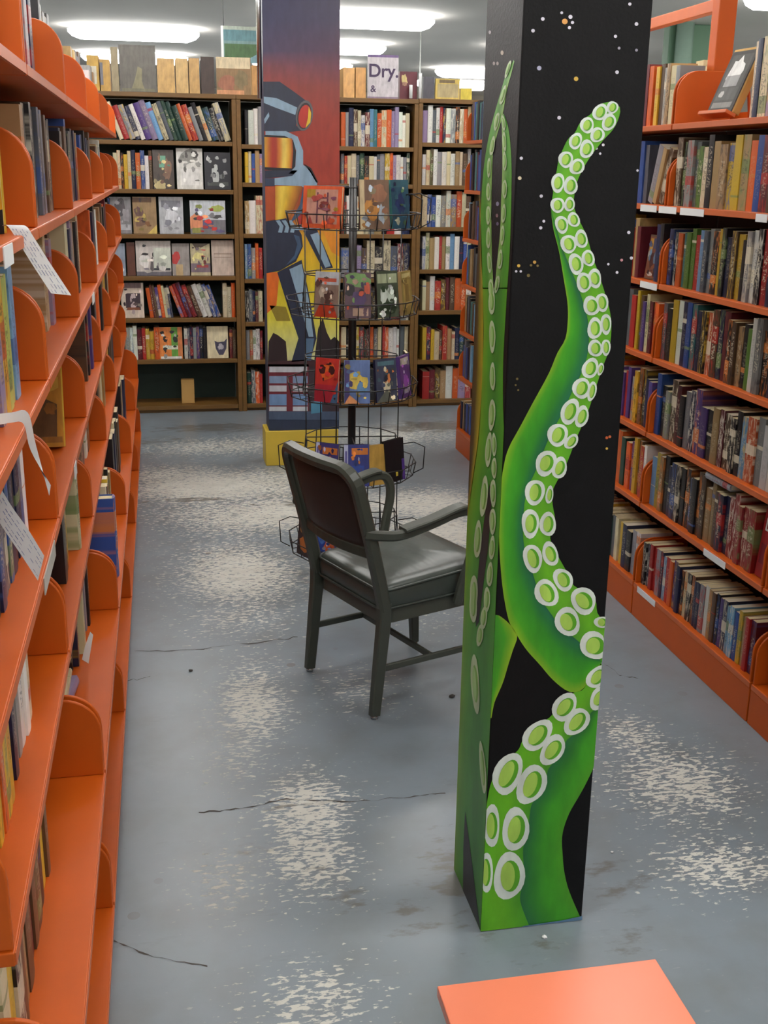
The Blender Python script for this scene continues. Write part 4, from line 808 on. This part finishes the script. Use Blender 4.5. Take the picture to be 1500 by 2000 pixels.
poly(mb, zf(*A6, ell(308, 736, 54, 98, 8)), '#5a5a5e', rf, 3); poly(mb, zf(*A6, ell(308, 738, 44, 84, 8)), '#30242a', rf, 4); poly(mb, zf(*A6, ell(310, 742, 40, 74, 8)), '#b02a1c', rf, 5)
P6([(335,680),(350,720),(345,780),(315,815),(330,750)], '#d8b82c', 6)
P6([(60,835),(190,835),(265,870),(300,960),(300,1050),(260,1110),(210,1105),(250,1060),(255,960),(235,890),(180,865),(60,860)], lb_, 3)
P6([(40,860),(180,865),(240,895),(255,970),(248,1070),(210,1095),(40,1080)], bk, 2)
loft(mb, zf(*A6, [(45,872),(45,970),(45,1064)]), zf(*A6, [(230,880),(236,970),(228,1072)]), ['#c8a02c','#c0781c','#a8301c','#a02a1c','#c87a20','#e0cc60','#d0a028','#a8401c'], rf, 3, 8, 16, 0)
P6([(40,1085),(300,1085),(310,1115),(120,1130),(40,1135)], nv, 3); P6([(40,1135),(120,1135),(120,1185),(40,1185)], '#2c3a54', 3)
P6([(118,1135),(230,1120),(300,1050),(345,1080),(390,1160),(385,1200),(330,1215),(290,1185),(118,1178)], lb_, 4); P6([(300,1040),(350,1070),(395,1160),(385,1165),(340,1090)], bk, 4)
P6([(40,1188),(122,1186),(122,1400),(40,1405)], '#a8481c', 3); loft(mb, zf(*A6, [(122,1184),(122,1290),(122,1404)]), zf(*A6, [(300,1184),(262,1290),(215,1395)]), ['#c88a20','#e0c84a','#d8b02c','#b87a1c','#8a4a18'], rf, 3, 10, 10, 0)
P6([(300,1190),(335,1215),(320,1320),(265,1385),(215,1420),(280,1300)], md, 4); P6([(310,1200),(330,1215),(315,1310),(290,1330)], lb_, 5)
P6([(265,1380),(320,1330),(345,1430),(270,1440)], '#a82a20', 3)
P7([(45,105),(140,95),(250,125),(290,190),(298,265),(255,360),(150,420),(45,435)], nv, 3); P7([(240,190),(275,200),(290,265),(250,345),(190,385),(245,320),(262,250)], md, 4)
P7([(115,100),(190,85),(260,140),(240,180),(150,180)], nv, 4)
for k in range(3): P7([(125+k*38,100),(150+k*38,98),(175+k*38,135),(165+k*38,178),(140+k*38,175),(150+k*38,138)], lb_, 5)
P7([(240,145),(330,130),(430,140),(390,160),(250,160)], lb_, 5); P7([(310,20),(350,60),(380,140),(320,150),(290,90)], nv, 4)
P7([(300,165),(385,150),(490,400),(425,410)], nv, 3); P7([(345,190),(395,175),(475,390),(440,400)], lb_, 4)
P7([(135,430),(290,350),(335,560),(385,850),(345,990),(225,1000),(270,850),(200,640)], nv, 3); P7([(212,410),(290,375),(335,600),(365,840),(335,840),(275,620)], lb_, 4); P7([(318,850),(370,850),(350,990),(318,990)], '#52708e', 4)
P7([(75,1000),(80,870),(110,815),(140,830),(190,870),(200,1000)], '#2a1a1e', 2); P7([(370,1000),(395,790),(425,720),(450,810),(475,860),(500,840),(545,870),(545,1000)], '#241a1e', 2); P7([(45,1000),(330,985),(545,985),(545,1030),(45,1030)], '#40242a', 3)
# painted windows of the tower at the robot's feet
P7([(45,1020),(545,1020),(545,1320),(45,1320)], '#3a2c34', 2); P7([(75,1015),(335,1015),(335,1315),(75,1315)], '#6a2430', 3)
for a, b, c in ((1030,1066,'#b8bcc4'),(1090,1136,'#7a90b0'),(1150,1188,'#b8bcc4'),(1205,1276,'#6a8ab4'),(1284,1312,'#bcc4cc')):
    if c == '#b8bcc4' and a < 1040: P7([(84,a),(325,a),(325,b),(84,b)], c, 4)
    else: P7([(84,a),(194,a),(194,b),(84,b)], c, 4); P7([(234,a),(328,a),(328,b),(234,b)], c, 4)
P7([(350,1250),(420,1240),(420,1320),(350,1330)], '#4a86a4', 4)
P7([(45,1315),(545,1315),(545,1370),(45,1370)], '#44546e', 3); P7([(45,1368),(545,1368),(545,1500),(45,1500)], '#28344c', 3)
mb.build('robot_painting', M['paint'], rp, org=tuple(RO))
# conduit beside the robot pillar
q = at_y(513, 60, QY-.03); mb = MB(); mb.tube([(QX0-.018, QY+.02, 2.0), (QX0-.018, QY+.02, CEIL-.002)], .013, 10); mb.build('conduit', M['steel'], rp, org=tuple(RO))
# ------------------------------------------------------------------ office armchair
CA = math.atan2(-.926, .378)
ch = empty('office_armchair', (.5235, 3.3045, 0), 'olive grey steel office armchair with vinyl seat and brown padded back', 'chair', rz=CA)
def rect(w_, d_, r_=.004):
    x, y = w_/2, d_/2; return [(-x+r_, -y), (x-r_, -y), (x, -y+r_), (x, y-r_), (x-r_, y), (-x+r_, y), (-x, y-r_), (-x, -y+r_)]
def sw(name, pts, prof, mat='olive_metal', up=None, parent=ch, scl=None, smooth=False):
    mb = MB(); mb.sweep(pts, prof, 0, False, smooth, up, scl=scl); return mb.build(name, M[mat], parent)
lean_y = lambda z: .03-(max(0, z-.36)**1.12)*.28
for s in (-1, 1):
    rl_ = sw('leg', [(s*.205, -.002, .012), (s*.205, .012, .16), (s*.205, .028, .33), (s*.205, .028, .38)], rect(.042, .03), up=(1, 0, 0), scl=[.8, .9, 1, 1])
    fl = sw('leg', [(s*.202, .432, .012), (s*.205, .425, .18), (s*.208, .415, .345)], rect(.04, .032), up=(1, 0, 0), scl=[.72, .88, 1.05])
    for par, (gx, gy) in ((rl_, (s*.205, -.002)), (fl, (s*.202, .432))):
        mb = MB(); mb.tube([(gx, gy, 0.0005), (gx, gy, .006), (gx, gy, .014)], .012, 10); mb.build('glide', M['steel'], par)
# back loop: uprights and rounded top
pts = [(-.205, lean_y(.36), .36), (-.205, lean_y(.46), .46), (-.207, lean_y(.6), .6), (-.207, lean_y(.74), .74)]
for k in range(7):
    a = math.pi/2*k/6; z = .752+.062*math.sin(a); pts.append((-.207+.062*(1-math.cos(a)), lean_y(z)-.012*(1-math.cos(a)), z))
tops = pts+[(-.07, lean_y(.814)-.026, .816), (0, lean_y(.814)-.03, .817)]
full = tops+[(-x, y, z) for x, y, z in tops[:-1][::-1]]
sw('back_frame', full, rect(.034, .042, .009), up=(0, 1, .25), smooth=False)
sw('back_rail', [(x, lean_y(.545)-.028*(1-(x/.19)**2), .545) for x in [-.19+.38*k/10 for k in range(11)]], rect(.018, .034), up=(0, 0, 1))
# padded back panel, curved
mb = MB(); nu, nv_ = 14, 10; vs = []
for side in (0, 1):
    for j in range(nv_+1):
        for i in range(nu+1):
            u = -1+2*i/nu; v = -1+2*j/nv_
            x = u*.183; z = .68+v*.128
            r4_ = max(0, 1-max(abs(u), abs(v))**6)
            if abs(u) > .8 and v > .75: z -= .03*((abs(u)-.8)/.2)*((v-.75)/.25)
            y = lean_y(z)-.028*(1-u*u)+(-.009 if side == 0 else .022)*r4_
            vs.append((x, y, z))
n1 = (nu+1)*(nv_+1); fs = []
for j in range(nv_):
    for i in range(nu):
        a = j*(nu+1)+i; fs.append((a, a+1, a+nu+2, a+nu+1)); fs.append((n1+a, n1+a+nu+1, n1+a+nu+2, n1+a+1))
edge = [i for i in range(nu+1)]+[j*(nu+1)+nu for j in range(1, nv_+1)]+[nv_*(nu+1)+i for i in range(nu-1, -1, -1)]+[j*(nu+1) for j in range(nv_-1, 0, -1)]
for a, b in zip(edge, edge[1:]+edge[:1]): fs.append((b, a, n1+a, n1+b))
mb.add(vs, fs, smooth=True); mb.build('backrest', M['back_vinyl'], ch)
# seat: boxed cushion with welts on a steel pan
def cushion_outline(x, y0, y1, r_, n=6):
    out = []
    for cx, cy, a0 in ((x-r_, y0+r_, -90), (x-r_, y1-r_, 0), (-x+r_, y1-r_, 90), (-x+r_, y0+r_, 180)):
        for k in range(n+1):
            a = math.radians(a0+90*k/n); out.append((cx+r_*math.cos(a), cy+r_*math.sin(a)))
    return out
ol = cushion_outline(.203, .02, .445, .045); n = len(ol); cx, cy = 0, .232
mb = MB(); rings = []
for sc_, z in ((.97, .352), (1.0, .366), (1.005, .415), (.985, .432), (.93, .443), (.8, .45), (.55, .456), (.25, .455)):
    rings.append([(cx+(x-cx)*sc_, cy+(y-cy)*sc_, z+.02*((y-cy)/.42)*(1 if z > .4 else 0)) for x, y in ol])
vs = [v for r_ in rings for v in r_]; fs = [(i*n+k, i*n+(k+1) % n, (i+1)*n+(k+1) % n, (i+1)*n+k) for i in range(len(rings)-1) for k in range(n)]
fs += [tuple(range(n))[::-1], tuple((len(rings)-1)*n+k for k in range(n))]
mb.add(vs, fs, smooth=True); seat = mb.build('seat_cushion', M['vinyl'], ch)
for z, sc_ in ((.428, 1.0), (.360, 1.004)):
    mb = MB(); mb.tube([(cx+(x-cx)*sc_, cy+(y-cy)*sc_, z+(.02*((y-cy)/.42) if z > .4 else 0)) for x, y in ol], .0042, 6, closed=True); mb.build('welt', M['vinyl'], seat)
mb = MB(); o2 = cushion_outline(.198, .03, .44, .04); n2 = len(o2)
mb.add([(x, y, .308) for x, y in o2]+[(x, y, .352) for x, y in o2], [(k, (k+1) % n2, n2+(k+1) % n2, n2+k) for k in range(n2)]+[tuple(range(n2))[::-1], tuple(range(n2, 2*n2))]); mb.build('seat_pan', M['olive_metal'], ch)
for s in (-1, 1):
    arm = smooth_path([(s*.212, -.048, .618), (s*.228, .0, .610), (s*.24, .065, .606), (s*.243, .17, .624), (s*.243, .265, .645), (s*.243, .315, .642), (s*.243, .34, .61), (s*.242, .343, .56), (s*.24, .325, .48), (s*.232, .305, .40), (s*.222, .296, .335)], 5)
    a_ = sw('armrest', arm, rect(.03, .024, .006), up=(1, 0, 0))
    pad = smooth_path([(s*.241, .068, .622), (s*.244, .17, .640), (s*.244, .262, .661), (s*.244, .295, .662)], 5)
    mb = MB(); mb.sweep(pad, rect(.046, .014, .004), up=(0, 0, 1)); mb.build('arm_pad', M['olive_metal'], a_)
    sw('stretcher', [(s*.205, .012, .165), (s*.206, .42, .16)], rect(.012, .022, .003), up=(0, 0, 1))
sw('cross_stretcher', [(-.2, .215, .162), (.2, .215, .162)], rect(.012, .022, .003), up=(0, 0, 1))
# ------------------------------------------------------------------ wire book rack
RC = Vector((.737, 4.40, 0)); RR = .245
rk = empty('wire_book_rack', RC, 'black wire spinner rack with five tiers of cover-out paperbacks', 'rack')
camdir = math.atan2(-RC.y, -RC.x); PH = camdir+math.radians(5)     # a pocket faces almost at the camera
mb = MB(); mb.tube([(0, 0, .004), (0, 0, 1.0), (0, 0, 1.62)], .016, 12); mb.build('pole', M['wire'], rk)
mb = MB()
for k in range(4):
    a = math.pi/4+k*math.pi/2; mb.tube([(0, 0, .03), (.2*math.cos(a), .2*math.sin(a), .012)], .01, 8)
mb.build('base', M['wire'], rk)
TZS = [.13, .455, .785, 1.11, 1.435]
def ringpts(R, z, n=12, off=.5): return [(R*math.cos(PH+(k+off)*2*math.pi/n), R*math.sin(PH+(k+off)*2*math.pi/n), z) for k in range(n)]
mb = MB(); wr = .0024
for z, R in ((0, RR), (.055, RR+.012), (.15, RR-.06)): mb.tube(ringpts(R/math.cos(math.pi/12), z), wr, 5, closed=True)
mb.tube(ringpts((RR-.05)/math.cos(math.pi/12), .004), wr, 5, closed=True)
for k in range(12):
    a = PH+(k+.5)*math.pi/6; c, s = math.cos(a), math.sin(a); q = 1/math.cos(math.pi/12)
    mb.tube([((RR+.012)*c*q, (RR+.012)*s*q, .058), (RR*c*q, RR*s*q, 0), ((RR-.05)*c*q, (RR-.05)*s*q, .003), ((RR-.06)*c*q, (RR-.06)*s*q, .15)], wr, 5)
    a = PH+k*math.pi/6; c, s = math.cos(a), math.sin(a)
    mb.tube([((RR+.012)*c, (RR+.012)*s, .055), (RR*c, RR*s, 0), ((RR-.05)*c, (RR-.05)*s, .003)], wr*.8, 5)
    if k % 3 == 0: mb.tube([(.014*c, .014*s, .004), ((RR-.05)*c, (RR-.05)*s, .004)], wr, 5); mb.tube([(.014*c, .014*s, .15), ((RR-.06)*c, (RR-.06)*s, .15)], wr, 5)
tier0 = mb.build('wire_tier', M['wire'], rk)
for i, z in enumerate(TZS):
    t_ = tier0 if i == 0 else copy_tree(tier0, rk); t_.location = (0, 0, z)
for k in range(0, 12, 2):
    a = PH+(k+.5)*math.pi/6; mb = MB(); mb.tube([((RR-.055)*math.cos(a), (RR-.055)*math.sin(a), TZS[0]), ((RR-.055)*math.cos(a), (RR-.055)*math.sin(a), TZS[4]+.15)], wr, 5); mb.build('upright_wire', M['wire'], rk)
mb = MB(); mb.tube([(RR+.012, 0, 0), (RR+.05, 0, .02), (RR+.055, 0, .11), (RR+.01, 0, .13), (RR-.05, 0, .12)], wr, 5)
for k, t in ((3, 0), (-3, 0), (3, 1), (-3, 1), (2, 4), (3, 4)):
    o = mb.build('pocket_wire', M['wire'], rk) if (k, t) == (3, 0) else copy_tree(o, rk)
    o.location = (0, 0, TZS[t]); o.rotation_euler = (0, 0, PH+k*math.pi/6-.1)
def rack_book(tier, k, w_, h, t, code, art, label, dR=0):
    a = PH+k*math.pi/6; pos = RC+Vector(((RR-.006+dR)*math.cos(a), (RR-.006+dR)*math.sin(a), TZS[tier]+.0035))
    return face_book(pos, w_, h, min(t, .014), a+math.pi/2, code, art, label, 'books in the wire spinner rack', .1, 'rack_book')
g4 = lambda c: ('r', 0, 0, 1, 1, c)
ART = [
 (4,-1.15,.165,.15,.02,'O',[g4((196,84,48)),('r',.1,.1,.9,.92,(176,128,112)),('r',.1,.72,.32,.92,(150,120,40)),('r',.36,.12,.4,.85,(96,56,70)),('r',.62,.12,.66,.85,(96,56,70)),('r',.36,.7,.66,.74,(110,66,76)),('r',.36,.45,.66,.49,(110,66,76)),('p',[(.12,.1),(.2,.3),(.28,.1)],(150,66,60)),('p',[(.6,.1),(.72,.3),(.82,.1)],(150,66,60))],'orange-bordered book with a pinkish picture in the top tier'),
 (4,.5,.115,.175,.025,'S',[g4((108,82,62)),('e',.4,.4,.28,.24,(176,120,50)),('e',.65,.72,.25,.2,(140,96,70)),('r',0,.0,.16,1,(186,168,130)),('e',.75,.3,.12,.2,(150,160,170))],'brown illustrated paperback in the top tier of the rack'),
 (4,1.5,.105,.175,.03,'t',[g4((34,70,88)),('r',.0,.85,1,1,(46,84,96)),('e',.5,.5,.3,.2,(26,44,84)),('e',.3,.15,.12,.08,(150,150,130)),('e',.7,.12,.1,.06,(60,90,60))],'teal paperback in the top tier of the rack'),
 (3,-1,.098,.168,.02,'G',[g4((126,104,92)),('r',0,.72,1,1,(160,162,166)),('r',.1,.78,.9,.86,(170,80,60)),('p',[(0,0),(1,0),(.8,.3),(.5,.4),(.2,.25)],(170,56,30)),('e',.6,.45,.2,.16,(74,50,44)),('e',.3,.55,.15,.14,(160,146,130))],'fiery grey-topped paperback in the second tier from the top'),
 (3,0,.098,.168,.02,'S',[g4((84,60,70)),('e',.5,.85,.5,.18,(104,140,80)),('e',.2,.6,.2,.14,(30,26,30)),('e',.55,.4,.3,.2,(72,50,90)),('r',.3,.05,.9,.22,(170,140,120)),('e',.85,.65,.12,.14,(190,80,50))],'purple and green paperback in the second tier from the top'),
 (3,1,.1,.172,.02,'K',[g4((66,76,60)),('r',.05,.74,.48,.94,(150,160,130)),('r',.52,.74,.95,.94,(150,160,130)),('e',.3,.45,.18,.2,(190,200,190)),('e',.65,.5,.16,.18,(180,194,180)),('e',.5,.2,.4,.14,(40,54,36)),('e',.25,.08,.12,.08,(210,214,210))],'dark green comic with pale figures in the second tier from the top'),
 (3,2,.098,.165,.02,'T',[g4((128,112,60)),('r',.15,.2,.85,.8,(150,130,70)),('r',.3,.3,.7,.7,(116,96,50)),('r',.1,.85,.9,.95,(170,160,110))],'khaki paperback in the second tier from the top'),
 (2,-1,.098,.168,.02,'R',[g4((176,48,40)),('e',.5,.7,.35,.2,(206,92,40)),('e',.3,.75,.14,.1,(60,24,24)),('e',.7,.75,.14,.1,(60,24,24)),('r',0,.0,1,.4,(156,36,50)),('p',[(.7,0),(1,0),(1,.5)],(60,90,120))],'red paperback with a staring shape in the middle tier'),
 (2,0,.098,.165,.02,'b',[g4((90,112,160)),('e',.5,.5,.4,.22,(206,180,80)),('e',.7,.35,.2,.15,(90,130,170)),('r',0,0,.2,1,(70,60,110)),('p',[(0,0),(.6,0),(.2,.2)],(210,140,90))],'blue and yellow paperback in the middle tier'),
 (2,1,.098,.165,.02,'N',[g4((60,66,84)),('e',.55,.55,.12,.2,(196,120,70)),('e',.5,.3,.2,.2,(200,190,160)),('p',[(0,0),(.9,0),(.5,.3)],(96,100,90)),('r',.1,.85,.9,.95,(80,110,120))],'slate paperback with an orange figure in the middle tier'),
 (2,2,.098,.165,.02,'P',[g4((84,52,110)),('r',.1,.78,.9,.95,(170,166,150)),('e',.5,.4,.25,.2,(130,70,150)),('r',.3,.1,.7,.2,(160,150,170))],'purple paperback in the middle tier'),
 (2,3,.098,.165,.03,'K',[g4((30,24,24)),('e',.4,.4,.2,.25,(140,80,30))],'black and brown paperback in the middle tier'),
 (1,-1,.098,.165,.02,'N',[g4((62,56,112)),('r',0,0,.16,1,(176,180,206)),('r',.3,.74,.95,.9,(190,110,50)),('r',.04,.6,.12,.9,(96,90,150)),('r',.3,.5,.8,.6,(96,96,150)),('e',.6,.25,.2,.15,(120,60,90))],'navy paperback with a pale spine stripe in the fourth tier'),
 (1,0,.098,.165,.02,'N',[g4((54,60,126)),('r',0,0,.16,1,(176,180,206)),('r',.3,.76,.95,.92,(196,116,50)),('r',.04,.5,.12,.85,(96,90,150)),('r',.3,.2,.8,.5,(50,74,150))],'bluer paperback with a pale spine stripe in the fourth tier'),
 (1,.7,.07,.16,.02,'T',[g4((176,140,66)),('r',.1,.1,.9,.3,(160,124,60))],'tan-backed narrow paperback in the fourth tier'),
 (1,1.45,.115,.17,.02,'K',[g4((20,20,24)),('r',.85,0,1,.5,(80,52,130)),('r',.5,.12,.62,.24,(190,170,60))],'black paperback with a purple edge in the fourth tier'),
 (0,-2,.098,.165,.02,'K',[g4((50,40,44)),('e',.5,.3,.35,.2,(190,110,50)),('e',.4,.7,.25,.16,(160,120,70))],'dark orange-flecked paperback in the lowest tier'),
 (0,-1,.098,.165,.02,'B',[g4((40,66,150)),('e',.6,.4,.25,.18,(190,90,50)),('e',.3,.65,.2,.2,(70,110,180)),('r',.1,.85,.8,.93,(190,196,214))],'bright blue paperback in the lowest tier'),
 (0,0,.098,.165,.02,'B',[g4((60,80,140)),('e',.4,.4,.25,.18,(170,60,50)),('r',.1,.8,.9,.92,(200,200,210))],'blue and red paperback in the lowest tier'),
]
for a_ in ART: rack_book(*a_)
# ------------------------------------------------------------------ step stool in front
st = empty('step_stool', (.619, 1.36, 0), 'low step stool with an orange laminate top', 'stool')
mb = MB(); mb.box(-.202, .202, -.2, .2, .278, .3); mb.build('top', simple('stool_glare_laminate', (234, 130, 96), .3, .05, 8), st, bevel=.002)  # lamp glare on the top put into its paler base colour
for y in (-.185, .165):
    for x in (-.185, .165):
        mb = MB(); mb.box(x, x+.02, y, y+.02, 0, .277); mb.build('leg', M['olive_metal'], st, bevel=.002)
for x in (-.175, .163):
    mb = MB(); mb.box(x, x+.012, -.164, .164, .06, .277); mb.build('side_panel', M['wood'], st)
mb = MB(); mb.box(-.16, .16, -.16, .16, .1, .115); mb.build('lower_step', M['wood'], st)
# ------------------------------------------------------------------ small litter on the floor
for px, py, s, m__, lb in [(883,1362,.011,'debris','dark scrap on the floor beside the tentacle pillar'),(1063,1831,.007,'paper','white scrap of paper at the foot of the tentacle pillar'),(372,1311,.008,'debris','dark scrap on the open floor left of the chair'),(1195,1665,.005,'paper','tiny white scrap on the floor before the orange bookcase')]:
    q = at_z(px, py, 0); bm = bmesh.new(); bmesh.ops.create_icosphere(bm, subdivisions=1, radius=s); rg = random.Random(px)
    for v in bm.verts: v.co *= rg.uniform(.6, 1.2); v.co.z = max(v.co.z*.5, -s*.3)+s*.3
    me = bpy.data.meshes.new('scrap'); bm.to_mesh(me); bm.free(); me.materials.append(M[m__]); o = bpy.data.objects.new('scrap', me); COL.objects.link(o); o.location = (q.x, q.y, .0007); tag(o, lb, 'scrap')

# look-alike neighbours: say which is the taller, shorter, thicker or thinner of two that would read the same
byl = {}
for o in COL.objects:
    if o.parent is None and o.get('category') == 'book': byl.setdefault(o['label'], []).append(o)
for lb, os_ in byl.items():
    if len(os_) == 2 and len(lb.split()) < 16:
        a, b = os_; hz = lambda q: max(v.co.z for v in q.data.vertices) if q.data else 0; tx = lambda q: 2*max(v.co.x for v in q.data.vertices) if q.data else 0
        dh = hz(a)-hz(b); dt = tx(a)-tx(b)
        if abs(dh) > .008: a['label'], b['label'] = ('taller ' if dh > 0 else 'shorter ')+lb, ('shorter ' if dh > 0 else 'taller ')+lb
        elif abs(dt) > .003: a['label'], b['label'] = ('thicker ' if dt > 0 else 'thinner ')+lb, ('thinner ' if dt > 0 else 'thicker ')+lb
